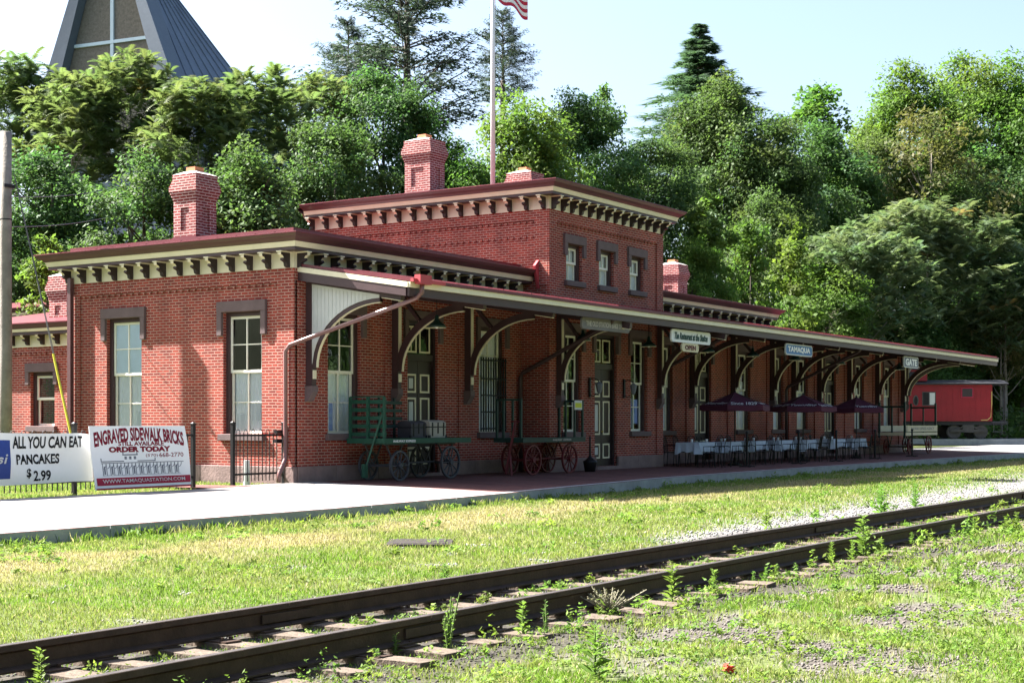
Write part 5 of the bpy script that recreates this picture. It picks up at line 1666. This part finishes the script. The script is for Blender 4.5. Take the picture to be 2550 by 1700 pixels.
def frond_set(rng, nf=11, L=0.78, pairs=8):
    """one rosette of pinnate leaves: (verts, tris)"""
    V = []; F = []
    for f in range(nf):
        az = 2*math.pi*f/nf + rng.uniform(-.25,.25); el = rng.uniform(-0.15,1.15); l = L*rng.uniform(0.75,1.15)
        d = np.array([math.cos(az)*math.cos(el), math.sin(az)*math.cos(el), math.sin(el)]); side = np.array([-math.sin(az), math.cos(az), 0])
        for k in range(pairs):
            t = 0.18+0.82*k/(pairs-1); p = d*l*t + np.array([0,0,-0.36*l*t*t])
            tan = d*l + np.array([0,0,-0.72*l*t]); tan /= np.linalg.norm(tan)
            ll = l*0.30*(1-0.55*abs(t-0.45)); 
            for s in (-1,1):
                tip = p + side*s*ll*0.85 + tan*ll*0.45 + np.array([0,0,-0.10*ll])
                o = len(V); V += [p - tan*l*0.055, p + tan*l*0.055, tip]; F.append((o,o+1,o+2))
    return np.array(V), np.array(F)

def crown_sumac(seed, R=3.0, H=8.0, base=0.2, n=210, L=0.78):
    rng = np.random.default_rng(seed)
    sets = [frond_set(rng, rng.integers(9,13), L) for _ in range(5)]
    VV=[];FF=[];TT=[];o=0
    for i in range(n):
        u = rng.normal(size=3); u /= np.linalg.norm(u); 
        if u[2] < -0.5: u[2] *= -1
        rr = rng.uniform(0.25,1.0)**0.4
        lob = 1+0.25*math.sin(3*math.atan2(u[1],u[0])+seed)+0.12*math.sin(7*u[2]+seed)
        p = np.array([R*0.9*u[0]*rr*lob, R*0.9*u[1]*rr*lob, H*(base+(1-base)/2)+H*(1-base)/2*0.9*u[2]*rr])
        v,f = sets[i%5]
        a = rng.uniform(0,6.28); sc = rng.uniform(0.7,1.25); c,s_ = math.cos(a), math.sin(a)
        w_ = v@np.array([[c,s_,0],[-s_,c,0],[0,0,1]])*sc
        # lean outwards
        w_ = w_ + np.outer(w_[:,2], np.array([u[0],u[1],0])*0.5)
        VV.append(w_+p); FF.append(f+o); o += len(v)
        k = rng.uniform(0.75,1.25); rust = rng.random() < 0.015
        col = np.array([k*rng.uniform(0.9,1.15), k, k*0.95]) if not rust else np.array([1.8,1.0,0.8])
        TT.append(np.repeat(col[None], len(v), 0))
    return np.concatenate(VV), np.concatenate(FF), np.concatenate(TT)

def crown_spruce(seed, R=2.6, H=11.0, levels=30, thin=False):
    rng = np.random.default_rng(seed); P=[];D=[];T=[]; mbt = MB()
    mbt.tube([(0,0,-0.6),(0,0,H*0.5),(0,0,H*0.98)], [0.24 if not thin else 0.30,0.15,0.02], 8)
    z0 = 0.10 if not thin else 0.30
    for i in range(levels):
        t = z0 + (0.97-z0)*i/(levels-1)
        r = R*(1-t)**(0.9 if not thin else 0.5)*rng.uniform(0.75,1.2)+0.05
        nb = rng.integers(7,12) if not thin else rng.integers(4,8)
        for b in range(nb):
            a = rng.uniform(0,6.28); rise = (0.25 if not thin else 0.62)*rng.uniform(0.3,1.5)
            d = np.array([math.cos(a), math.sin(a), 0]); rl = r*rng.uniform(0.6,1.2)
            pts = []; zj = rng.uniform(-0.035,0.035)*H*(1 if t < 0.85 else 0.4)
            m = 9
            for k in range(m+1):
                s_ = k/m
                pts.append(np.array([0,0,H*t+zj]) + d*rl*s_ + np.array([0,0,rl*(rise*s_ - (0.55 if not thin else 0.42)*s_*s_ + 0.18*s_**3)]))
            if thin or b%3==0: mbt.tube([tuple(pts[0]),tuple(pts[m//2]),tuple(pts[m])], [0.045,0.028,0.008] if thin else [0.03,0.018,0.006], 5)
            sd = np.array([-d[1],d[0],0]); k0 = 1 if not thin else 3
            kk = rng.uniform(0.75,1.25)
            for k in range(k0, m+1):
                w_ = 0.36*rl*(1-0.6*k/m)*(0.8 if thin else 1.0)
                for j in range(11 if not thin else 18):
                    q = pts[k] + sd*rng.uniform(-1,1)*w_ + d*rng.uniform(-.12,.12)*rl + np.array([0,0,rng.uniform(-0.12,0.02) if not thin else rng.uniform(-0.22,0.16)])
                    dirv = d*rng.uniform(0.3,1.0) + sd*np.sign((q-pts[k])@sd)*rng.uniform(0.2,0.9) + np.array([0,0,rng.uniform(-.5,.1)])
                    P.append(q); D.append(dirv/np.linalg.norm(dirv)*(0.35+0.65*min(1,(1-t)*3))); T.append(kk)
    P=np.array(P);D=np.array(D);n=len(P)
    s_ = rng.normal(size=(n,3)); s_ -= (s_*D).sum(1)[:,None]*D; s_ /= np.linalg.norm(s_,axis=1)[:,None]
    Ln = rng.uniform(0.22,0.42,n)[:,None]*(1.0 if not thin else 0.9); wd = 0.045
    V = np.stack([P-s_*wd, P+D*Ln*0.5+s_*wd*0.4+np.array([0,0,0.02]), P+D*Ln, P+s_*wd],1).reshape(-1,3)
    return V, np.arange(4*n).reshape(n,4), np.repeat(np.repeat(np.array(T)[:,None],3,1),4,0), mbt

PROTO = {}
def proto(kind, i):
    key = (kind, i)
    if key in PROTO: return PROTO[key]
    rng = np.random.default_rng(100+i*7+len(kind))
    tb = MB()
    if kind == 'broad':
        V,F,T = crown_broad(40+i, conc=0.55); limbs(tb, 8.2, 0.20, rng, 2.6); m = M['leaf_broad']; bk = M['bark']
    elif kind == 'maple':
        V,F,T = crown_broad(60+i, n_clump=150, per=260, leaf=0.145, lump=0.95, conc=0.62); limbs(tb, 8.2, 0.24, rng, 2.6); m = M['leaf_bright']; bk = M['bark']
    elif kind == 'olive':
        V,F,T = crown_broad(80+i, n_clump=90, per=80, leaf=0.17, lump=0.9); limbs(tb, 8.0, 0.16, rng, 2.6, n=14); m = M['leaf_olive']; bk = M['palebark']
    elif kind == 'slim':
        V,F,T = crown_broad(90+i, R=1.6, H=9.0, base=0.05, n_clump=80, per=75, leaf=0.20, lump=0.62); limbs(tb, 8.4, 0.09, rng, 1.1); m = M['leaf_bright']; bk = M['bark']
    elif kind == 'sumac':
        V,F,T = crown_sumac(20+i, H=9.0); limbs(tb, 7.8, 0.13, rng, 2.7, n=12); m = M['leaf_sumac']; bk = M['palebark']
    elif kind == 'pale':
        V,F,T = crown_sumac(120+i, H=9.0, n=620, L=0.42); limbs(tb, 7.8, 0.13, rng, 2.7, n=12); m = M['leaf_pale']; bk = M['palebark']
    elif kind == 'spruce':
        V,F,T,tb = crown_spruce(30+i); m = M['needle']; bk = M['bark']
    elif kind == 'pine':
        V,F,T,tb = crown_spruce(35+i, R=4.2, H=13.0, levels=22, thin=True); m = M['needle_thin']; bk = M['bark']
    c = np_mesh("crown", V, F, m, T); t = tb.build("trunk", bk, smooth=True)
    PROTO[key] = (c.data, t.data)
    bpy.data.objects.remove(c); bpy.data.objects.remove(t)
    return PROTO[key]
NOM = dict(broad=(3.0,9.0), maple=(3.0,9.0), olive=(3.0,9.0), slim=(1.6,9.0), sumac=(3.0,9.0), pale=(3.0,9.0), spruce=(2.6,11.0), pine=(4.2,13.0))

def tree(kind, i, px, top, wpx, fwd, name, label, group, rz=None):
    """px, top, width as measured on the photo (2352 wide); fwd metres from the viewer; gives the tree its own place and height"""
    px, top, wpx = px*1.0842, top*1.0842, wpx*1.0842
    p = CAM + FWD*fwd + RGT*((px-1275)/3678*fwd)
    while p.y < 12.5 and fwd < 106:      # keep clear of the station and the caboose
        fwd += 2.0; p = CAM + FWD*fwd + RGT*((px-1275)/3678*fwd)
    g = float(ground_z(p.x, p.y)); ztop = 1.36 + (1052-top)/3678*fwd
    H = max(3.0, ztop-g); R = wpx/2/3678*fwd
    cm, tm = proto(kind, i)
    r0, h0 = NOM[kind]
    r = root(name, (p.x, p.y, g), label, "tree", group, rz if rz is not None else random.uniform(0,6.28))
    if kind in ('broad','maple','olive','sumac','pale'):
        s = 1.18*R/r0; sz = min(H/h0, 1.22*s)
    elif kind == 'slim':
        s = 1.1*R/r0; sz = min(H/h0, 1.7*s)
    else:
        s = R/r0; sz = min(H/h0, s*(0.50 if kind == 'spruce' else 1.0))
    o = bpy.data.objects.new("trunk", tm); link(o, r); o.scale = (s**0.5, s**0.5, H/h0)
    if kind in ('spruce','pine'): o.scale = (s, s, H/h0*1.0) if sz == H/h0 else (s, s, sz); o.location = (0, 0, H-h0*sz)
    if kind in ('spruce','pine') and sz < H/h0:
        b_ = MB(); b_.tube([(0,0,-0.8),(0,0,H-h0*sz*0.55)], [0.42*s, 0.26*s], 10); b_.build('trunk', M['bark'], r, smooth=True)
    o = bpy.data.objects.new("crown", cm); link(o, r); o.scale = (s, s, sz); o.location = (0, 0, H-h0*sz)
    return r

G1, G2, G3 = "sumac trees on the bank behind the station", "broadleaf trees on the bank behind the station", "conifers above the treeline"
TREES = [
 # feathery sumacs on the town side
 ('sumac',0,40,112,250,62,"sumac_tree","feathery sumac tree at the picture's edge below the church"),
 ('sumac',1,165,160,230,58,"sumac_tree","feathery sumac directly under the church's tan gable"),
 ('sumac',2,300,98,240,60,"sumac_tree","tallest feathery sumac, its crown covering the foot of the church cross"),
 ('sumac',0,455,165,230,57,"sumac_tree","feathery sumac in front of the church's slate roof corner"),
 ('sumac',1,600,150,260,60,"sumac_tree","feathery sumac between the church roof and the big pine"),
 ('sumac',2,735,150,200,64,"sumac_tree","feathery sumac below the big sparse pine"),
 ('broad',0,120,310,330,52,"leafy_tree","dark leafy tree behind the two overhead cables"),
 ('broad',1,330,330,300,50,"leafy_tree","dark leafy tree behind the end wall chimney"),
 ('broad',2,560,320,330,51,"leafy_tree","dark leafy tree between the end wall chimney and the raised centre block"),
 ('sumac',0,560,420,200,47,"sumac_tree","low feathery sumac peeping over the end wing's roof"),
 ('slim',0,110,520,150,46,"leafy_tree","pale scrubby sapling beside the wooden pole and low chimney"),
 ('broad',3,770,250,280,56,"leafy_tree","leafy tree behind the tall chimney's town side"),
 # behind the centre block
 ('broad',0,880,120,250,63,"leafy_tree","tall leafy tree at the foot of the big sparse pine"),
 ('maple',0,1050,300,240,60,"leafy_tree","leafy tree between the tall chimney and the flagpole"),
 ('maple',1,1195,185,330,66,"leafy_tree","broad bright green tree behind the flagpole"),
 ('broad',2,1330,200,230,80,"leafy_tree","leafy tree beyond the flagpole's bright tree"),
 ('slim',0,1385,175,110,84,"leafy_tree","thin ragged dark treetop in the gap beyond the flagpole"),
 ('slim',1,1440,300,150,84,"leafy_tree","pale green tree at the dip in the treeline"),
 ('broad',1,1270,340,260,60,"leafy_tree","dark leafy tree behind the short roof chimney"),
 ('broad',3,1500,300,220,84,"leafy_tree","soft green tree behind the centre roof's far corner"),
 # conifers
 ('pine',0,935,-190,470,82,"pine_tree","big sparse pine with bare dark trunk standing against the sky"),
 ('pine',1,800,40,230,86,"pine_tree","smaller dark pine leaning beside the big sparse pine"),
 ('pine',2,1155,20,195,88,"pine_tree","thin see through pine behind the flag"),
 ('spruce',0,1608,48,420,128,"conifer","pointed dark green spruce rising above the treeline"),
 # up the line
 ('broad',2,1655,165,270,120,"leafy_tree","leafy tree in front of the pointed spruce"),
 ('broad',0,1760,230,240,118,"leafy_tree","leafy tree beside the pointed spruce's lower branches"),
 ('slim',1,1868,140,190,140,"leafy_tree","ragged pointed tree between the spruce and the bright maples"),
 ('broad',1,1880,260,280,134,"leafy_tree","leafy tree under the ragged pointed tree"),
 ('maple',0,2090,125,280,150,"leafy_tree","bright maple with rounded top, first of the tall group"),
 ('maple',2,2235,110,260,156,"leafy_tree","bright maple in the middle of the tall group"),
 ('maple',1,2345,95,280,152,"leafy_tree","tallest bright maple at the picture's edge"),
 ('olive',0,2140,205,280,138,"olive_tree","dull olive brown tree in front of the bright maples"),
 ('broad',3,2010,300,260,146,"leafy_tree","dark leafy tree between the olive brown tree and the ragged pointed tree"),
 ('broad',0,2290,300,300,142,"leafy_tree","dark leafy tree shaded below the bright maples"),
 ('broad',2,2180,400,260,136,"leafy_tree","dark leafy tree above the big pale sumac"),
 ('slim',0,1625,420,150,58,"leafy_tree","slender sunlit tree just beyond the centre block"),
 ('slim',1,1725,450,130,60,"leafy_tree","pale slender tree, second beyond the centre block"),
 ('maple',1,1590,530,150,56,"leafy_tree","low bright bushy tree behind the far roof chimney"),
 ('slim',2,1815,480,150,62,"leafy_tree","bright slender tree above the far wing's roof end"),
 ('broad',1,1760,420,220,112,"leafy_tree","shaded tree behind the two slender trees"),
 ('pale',1,2130,435,400,103,"sumac_tree","big pale feathery sumac above the canopy's far end"),
 ('pale',2,1960,500,300,97,"sumac_tree","pale feathery sumac behind the far wing's roof end"),
 ('pale',0,2310,545,250,104,"sumac_tree","pale feathery sumac at the picture's edge above the caboose"),
 ('maple',2,1900,590,220,92,"leafy_tree","low bright bushy tree above the canopy roof"),
 ('broad',3,2060,620,280,98,"leafy_tree","low dark bushy tree above the canopy's far end"),
 ('broad',0,2250,640,330,116,"leafy_tree","dark leafy tree directly behind the caboose cupola"),
 ('broad',2,2350,600,300,112,"leafy_tree","dark leafy tree behind the caboose ladder at the picture's edge"),
 ('maple',0,2290,790,200,114,"leafy_tree","low shaded bush behind the caboose roof"),
]
random.seed(21)
for kind, i, px, top, wpx, fwd, nm, lab in TREES:
    g = G1 if kind in ('sumac','pale') else G3 if kind in ('pine','spruce') else G2
    tree(kind, i, px, top, wpx, fwd, nm, lab, g)
tree('olive',1,2300,690,110,70,"bare_tree","pale barked thin tree showing against the dark wood above the caboose",None).scale.z *= 1.0

# tangled growth covering the bank, one mass
rng = np.random.default_rng(77)
n = 95000
fw = rng.uniform(42, 135, n); lat = rng.uniform(-0.46, 0.46, n)*fw
X = CAM.x + FWD.x*fw + RGT.x*lat; Y = CAM.y + FWD.y*fw + RGT.y*lat
keep = (Y > 12.8 + 1.5*fbm(X,Y,0.2,2)) | ((X > 74) & (Y > -8 + (X-74)*0.0) & ((X-cbx.location.x)*FWD.x + (Y-cbx.location.y)*FWD.y > 5.5))
X, Y = X[keep], Y[keep]; n = len(X)
hgt = (0.3+3.4*fbm(X,Y,0.35,6)**1.4)
Z = ground_z(X, Y) + hgt*rng.uniform(0.0,1.0,n)**0.6
V, F = rand_quads(np.stack([X,Y,Z],1), 0.42, rng)
k = 0.5+0.9*fbm(X,Y,0.5,8)
T = np.repeat(np.stack([k*1.0,k,k*0.9],1), 4, 0)
tag(np_mesh("undergrowth", V, F, M['leaf_broad'], T), kind="stuff")

# ---------------------------------------------------------------- grass
def blades(X, Y, h, wd, col, rng, lean=0.5):
    n = len(X); Z = ground_z(X, Y)
    a = rng.uniform(0, 6.28, n); la = rng.uniform(0, 6.28, n); l = h*lean*rng.uniform(0.1,1.0,n)
    ca, sa = np.cos(a)*wd/2, np.sin(a)*wd/2
    dx, dy = np.cos(la)*l, np.sin(la)*l
    P0 = np.stack([X-ca, Y-sa, Z-0.01],1); P1 = np.stack([X+ca, Y+sa, Z-0.01],1)
    P2 = np.stack([X+dx*0.45+ca*.8, Y+dy*0.45+sa*.8, Z+h*0.6],1); P3 = np.stack([X+dx, Y+dy, Z+h*np.sqrt(np.clip(1-(l/h)**2*0.5,0.2,1))],1)
    V = np.stack([P0,P1,P2,P3],1).reshape(-1,3)
    return V, np.arange(4*n).reshape(n,4), np.repeat(col, 4, 0)
rng = np.random.default_rng(5)
n = 620000
u = rng.uniform(0,1,n); fw = 8.2*(70/8.2)**u; lat = rng.uniform(-0.44,0.44,n)*fw
X = CAM.x + FWD.x*fw + RGT.x*lat; Y = CAM.y + FWD.y*fw + RGT.y*lat
ey = edge_y(X)
lawn = (Y > 0.35) & (Y < 12.5) & (X < -0.15) & ~((X > -3.05) & (X < -1.7) & (Y < 2.2)) & (Y < 9)
strip_ = (Y > -0.40) & (Y <= 0.35) & (X < -3.05)
far = (X > 49) & (Y > 2.6) & (Y < 5)
ok = ((Y < ey-0.02) & (Y > -22.3)) | lawn | strip_ | far
g_, d_, v_ = cover(X, Y)
g_ = np.where(Y < -6, g_, 1.0)
on_rail = (np.abs(Y-RAIL_FAR) < 0.09) | (np.abs(Y-RAIL_NEAR) < 0.09)
dens = np.clip(g_*1.1,0.0,1)*(0.55+0.9*fbm(X,Y,2.2,51))*np.where(Y<-16.3, 0.18+0.82*sstep(-19,-21.5,Y)+0.85*(fbm(X,Y,1.3,91)>0.54), 1.0)
ok &= (rng.uniform(0,1,n) < dens) & ~on_rail
tuft = fbm(X,Y,3.0,61)
X, Y, fw, g_, d_, tuft = X[ok], Y[ok], fw[ok], g_[ok], d_[ok], tuft[ok]; n = len(X)
kerb_d = edge_y(X)-Y
near_kerb = np.exp(-(np.abs(kerb_d-0.10)/0.20)**2)*(Y < -2)
fgm = Y < -16.2
h = (0.020+0.036*tuft)*(1.0-0.35*d_)*rng.uniform(0.6,1.3,n)*(1+np.where(X>3,0.5,1.6)*near_kerb*(tuft>0.45)) + fgm*0.03*tuft
h = h*np.clip(fw/14, 0.8, 1.5)
wd = np.clip(0.0022*fw*0.28, 0.006, 0.035)*rng.uniform(0.7,1.3,n)
br = rng.uniform(0.7,1.3,(n,1))
pg = np.where((fbm(X,Y,0.9,71)>0.5)[:,None], np.array([0.140,0.220,0.038]), np.array([0.190,0.232,0.066]))
col = (pg*(1-d_[:,None]) + np.array([0.37,0.295,0.19])*d_[:,None])*br
mixd = rng.uniform(0,1,n) < 0.10; col[mixd] = np.array([0.38,0.32,0.22])
V,F,T = blades(X,Y,h,wd,col,rng,0.75)
tag(np_mesh("grass", V, F, M['blade'], T), kind="stuff")

# leafy ground weeds: low broad tufts, mostly in front of the track and against the kerb
n = 42000
cen = 4600
cf = 8.4*(46/8.4)**rng.uniform(0,1,cen); cl = rng.uniform(-0.42,0.42,cen)*cf
cx = CAM.x+FWD.x*cf+RGT.x*cl; cy = CAM.y+FWD.y*cf+RGT.y*cl
kk = rng.uniform(0,1,cen)
sel = ((cy < -16.0) & (kk < 1.5*fbm(cx,cy,1.1,95)**1.5)) | ((cy > -15.5) & (cy < -14.5) & (kk < 0.45)) | ((cy > -13.9) & (cy < edge_y(cx)-0.1) & (kk < 0.25*(fbm(cx,cy,0.8,81)>0.5)))
cx, cy, cf = cx[sel], cy[sel], cf[sel]
kx = rng.uniform(-16,40,95); ky = edge_y(kx)-rng.uniform(0.05,0.22,95)
cx = np.concatenate([cx,kx]); cy = np.concatenate([cy,ky]); cf = np.concatenate([cf, np.full(95,24.0)])
m = len(cx); per = 34
rad = rng.uniform(0.05,0.17,m)*np.clip(cf/16,0.8,1.5); tall = rng.uniform(0.04,0.16,m)*np.clip(cf/18,0.8,1.3)
nr = (cy > -16.75) & (cy < -15.85); tall = np.where(nr, tall*2.1, tall); rad = np.where(nr, rad*0.7, rad)
A = rng.uniform(0,6.28,(m,per)); Rr = rad[:,None]*rng.uniform(0,1,(m,per))**0.6
X = (cx[:,None]+Rr*np.cos(A)).ravel(); Y = (cy[:,None]+Rr*np.sin(A)).ravel()
Y = np.minimum(Y, edge_y(X)-0.015)
Z = ground_z(X,Y) + (tall[:,None]*rng.uniform(0.05,1,(m,per))*(1-0.6*(Rr/rad[:,None])**2)).ravel()
sz = np.repeat(np.clip(0.05*cf/14,0.035,0.085), per)
V,F = rand_quads(np.stack([X,Y,Z],1), sz, rng, up=0.5, aspect=0.42)
kt = rng.uniform(0.7,1.35,m); T = np.repeat(np.repeat(np.stack([kt*rng.uniform(0.85,1.2,m),kt,kt*0.9],1), per, 0), 4, 0)
tag(np_mesh("weeds", V, F, M['weed'], T), kind="stuff")

# loose stones
n = 80000
fw = 8.4*(60/8.4)**rng.uniform(0,1,n); lat = rng.uniform(-0.43,0.43,n)*fw
X = CAM.x+FWD.x*fw+RGT.x*lat; Y = CAM.y+FWD.y*fw+RGT.y*lat
g_,d_,v_ = cover(X,Y)
ok = (Y < edge_y(X)-0.1) & (Y > -22) & (rng.uniform(0,1,n) < v_*1.1) & ~((np.abs(Y-RAIL_FAR) < 0.1) | (np.abs(Y-RAIL_NEAR) < 0.1))
X,Y,fw = X[ok],Y[ok],fw[ok]; n = len(X)
s = rng.uniform(0.009,0.024,n)*np.clip(fw/14,0.8,1.35)
oc = np.array([[1,0,0],[-1,0,0],[0,1,0],[0,-1,0],[0,0,0.75],[0,0,-0.5]])
V = (oc[None]*s[:,None,None]*rng.uniform(0.6,1.25,(n,6,1)))
a = rng.uniform(0,6.28,n); c,s2 = np.cos(a)[:,None],np.sin(a)[:,None]
V = np.stack([V[:,:,0]*c-V[:,:,1]*s2, V[:,:,0]*s2+V[:,:,1]*c, V[:,:,2]],2) + np.stack([X,Y,ground_z(X,Y)+s*0.25],1)[:,None,:]
f8 = np.array([[0,2,4],[2,1,4],[1,3,4],[3,0,4],[2,0,5],[1,2,5],[3,1,5],[0,3,5]])
F = (np.arange(n)[:,None,None]*6+f8[None]).reshape(-1,3)
kc = rng.uniform(0.55,1.35,n)[:,None]
base = np.where((Y < -16.2)[:,None], np.array([0.125,0.108,0.096]), np.array([0.20,0.193,0.19]))
base = np.where(((Y > -17.0)&(Y < -13.4))[:,None], base*0.36, base)
gmst, nt, b = _base("gravel_stone")
at = nt.nodes.new("ShaderNodeAttribute"); at.attribute_name = "tint"
nt.links.new(at.outputs["Color"], b.inputs["Base Color"]); b.inputs["Roughness"].default_value = 0.9
tag(np_mesh("gravel", V.reshape(-1,3), F, gmst, np.repeat(base*kc, 6, 0)), kind="stuff")

# ---------------------------------------------------------------- tall weeds one can pick out
def weed(px, base, top, style, label, lean=0.0, zz=-0.30):
    """px, base, top on the full-size photo: where the stem meets the ground and how tall it stands"""
    fwd = 3678*(1.36-zz)/(base-1052)
    p = CAM + FWD*fwd + RGT*((px-1275)/3678*fwd)
    g = float(ground_z(p.x, p.y)); H = (base-top)/3678*fwd
    r = random.Random(int(px)*3+int(top))
    o = root("weed", (p.x, p.y, g-0.01), label, "weed", "tall weeds along the track", r.uniform(0,6.28))
    st = MB(); P = []; D = []; S = []
    up = Vector((lean, 0, 1))
    stems = 1 if style in ('spike','leafy') else 6 if style == 'branch' else 34 if style == 'bush' else 9
    for s in range(stems):
        a = r.uniform(0,6.28) if style != 'spike' else 0; sp = 0 if stems == 1 else r.uniform(0.15,0.45) if style == 'branch' else r.uniform(0.5,2.6) if style == 'bush' else r.uniform(0.3,1.0)
        hh = H*(1.0 if s == 0 else r.uniform(0.55,0.95))
        pts = [Vector((0,0,0)), Vector((math.cos(a)*sp*hh*0.25+lean*hh*0.3, math.sin(a)*sp*hh*0.25, hh*0.5)), Vector((math.cos(a)*sp*hh*0.6+lean*hh*0.8, math.sin(a)*sp*hh*0.6, hh))]
        st.tube(pts, [0.009,0.008,0.004], 5)
        nl = {'spike':70,'leafy':46,'branch':18,'bush':30,'blade':4}[style]
        for k in range(nl):
            t = k/nl*0.95+0.05
            q = pts[0].lerp(pts[1], t*2) if t < .5 else pts[1].lerp(pts[2], t*2-1)
            b_ = k*2.4 + r.uniform(-.4,.4)
            L = {'spike':0.34*(1-0.75*t)+0.07,'leafy':0.30*(1-0.5*t)+0.07,'branch':0.11,'bush':0.11,'blade':0.4}[style]*H*r.uniform(0.45,1.35)
            d = Vector((math.cos(b_), math.sin(b_), r.uniform(0.35,1.25) if style in('spike','leafy') else 0.9)).normalized()
            P.append(q); D.append(d); S.append(L)
    st.build("stem", M['weedstem'] if style != 'bush' else M['deadstem'], o)
    vs = []; fs = []
    for q, d, L in zip(P, D, S):
        sd = d.cross(Vector((0,0,1))).normalized()*L*(0.17 if style != 'leafy' else 0.22)*r.uniform(0.7,1.2); mid_ = q + d*L*0.5 + Vector((0,0,0.02*L)); tip = q + d*L + Vector((0,0,-0.22*L))
        i0 = len(vs); vs += [q, mid_+sd, tip, mid_-sd]; fs.append((i0,i0+1,i0+2,i0+3))
    tt = np.repeat(np.random.default_rng(int(px)).uniform(0.75,1.3,(len(fs),1)), 4, 0)*np.ones((1,3))
    np_mesh("leaves", np.array([v[:] for v in vs]), np.array(fs), M['weed'] if style != 'bush' else M['weed_grey'], tt, o)
WEEDS = [(97,1690,1590,'leafy',"bushy dark green weed in front of the rails near the lower corner"),(425,1712,1632,'blade',"clump of long bent grass stalks at the lower edge below the near rail"),
 (1117,1604,1448,'branch',"tall branched weed with upright bare flower stalks crossing both rails"),(1302,1566,1478,'leafy',"upright leafy weed just past the tall branched weed"),
 (1362,1562,1468,'branch',"feathery branched weed leaning over the near rail"),(1518,1512,1440,'bush',"grey sprawling dead weed lying over the near rail"),(1674,1487,1390,'leafy',"slim leafy weed past the grey sprawling weed"),
 (1482,1688,1545,'spike',"tall slim weed standing alone on the stony foreground"),(1107,1442,1385,'spike',"slim weed on the station side of the track beyond the branched weed"),(985,1612,1556,'leafy',"small leafy weed at the near rail before the branched weed"),
 (938,1632,1590,'leafy',"small two leaved weed nearest the loose ties"),
 (1778,1470,1402,'leafy',"leafy weed against the near rail, first of the long row"),(1876,1438,1406,'leafy',"short round weed, second of the row by the near rail"),(1907,1432,1395,'leafy',"short round weed, third of the row by the near rail"),
 (1933,1430,1390,'leafy',"round topped weed, fourth of the row by the near rail"),(2071,1392,1335,'spike',"tall spiky weed overlapping the near rail"),(2123,1384,1330,'spike',"spiky weed beside the tallest trackside weed"),
 (2150,1376,1270,'spike',"tallest trackside weed reaching above the far rail"),(2194,1368,1330,'spike',"weed just up the line from the tallest trackside weed"),(2270,1350,1312,'spike',"lone weed by the near rail short of the picture's edge"),
 (2373,1330,1295,'spike',"thin weed by the near rail far up the line"),(2425,1330,1284,'spike',"leafy weed by the near rail far up the line"),(2532,1316,1264,'spike',"weed at the picture's edge beside the near rail"),
 (1909,1310,1253,'spike',"weed on the grey gravel beyond the far rail"),(2196,1274,1199,'spike',"tall thin weed on the gravel beyond the far rail"),(2280,1260,1199,'spike',"dark leaning weed stalk on the gravel beyond the far rail"),
 (2178,1470,1404,'leafy',"weed in the grass below the tallest trackside weed"),(2083,1470,1396,'leafy',"weed in the grass below the tall spiky weed"),(2385,1455,1386,'leafy',"weed in the open grass toward the picture's edge"),
 (1960,1625,1550,'spike',"lone thin stalk in the foreground grass above the red wrapper")]
for w_ in WEEDS: weed(*w_)

# wood on the far side of the tracks, plus an arm along the street, added behind the viewer to shade the low sky; it shows in the window panes
rng = np.random.default_rng(9)
n = 30000
t = rng.uniform(0,1,n)
bx = np.where(t < 0.72, rng.uniform(-80,130,n), -78 + rng.uniform(-5,5,n)); by = np.where(t < 0.72, -50 - 8*fbm(bx, bx*0, 0.08, 4) + rng.uniform(-5,5,n), rng.uniform(-55,35,n))
top = 17 + 9*fbm(bx, by, 0.07, 14)
Z = ground_z(bx,by) + top*rng.uniform(0,1,n)
V,F = rand_quads(np.stack([bx,by,Z],1), 1.6, rng)
k = rng.uniform(0.7,1.2,n)
tag(np_mesh("far_woods", V, F, M['leaf_broad'], np.repeat(np.stack([k,k,k*0.9],1),4,0)), kind="stuff")
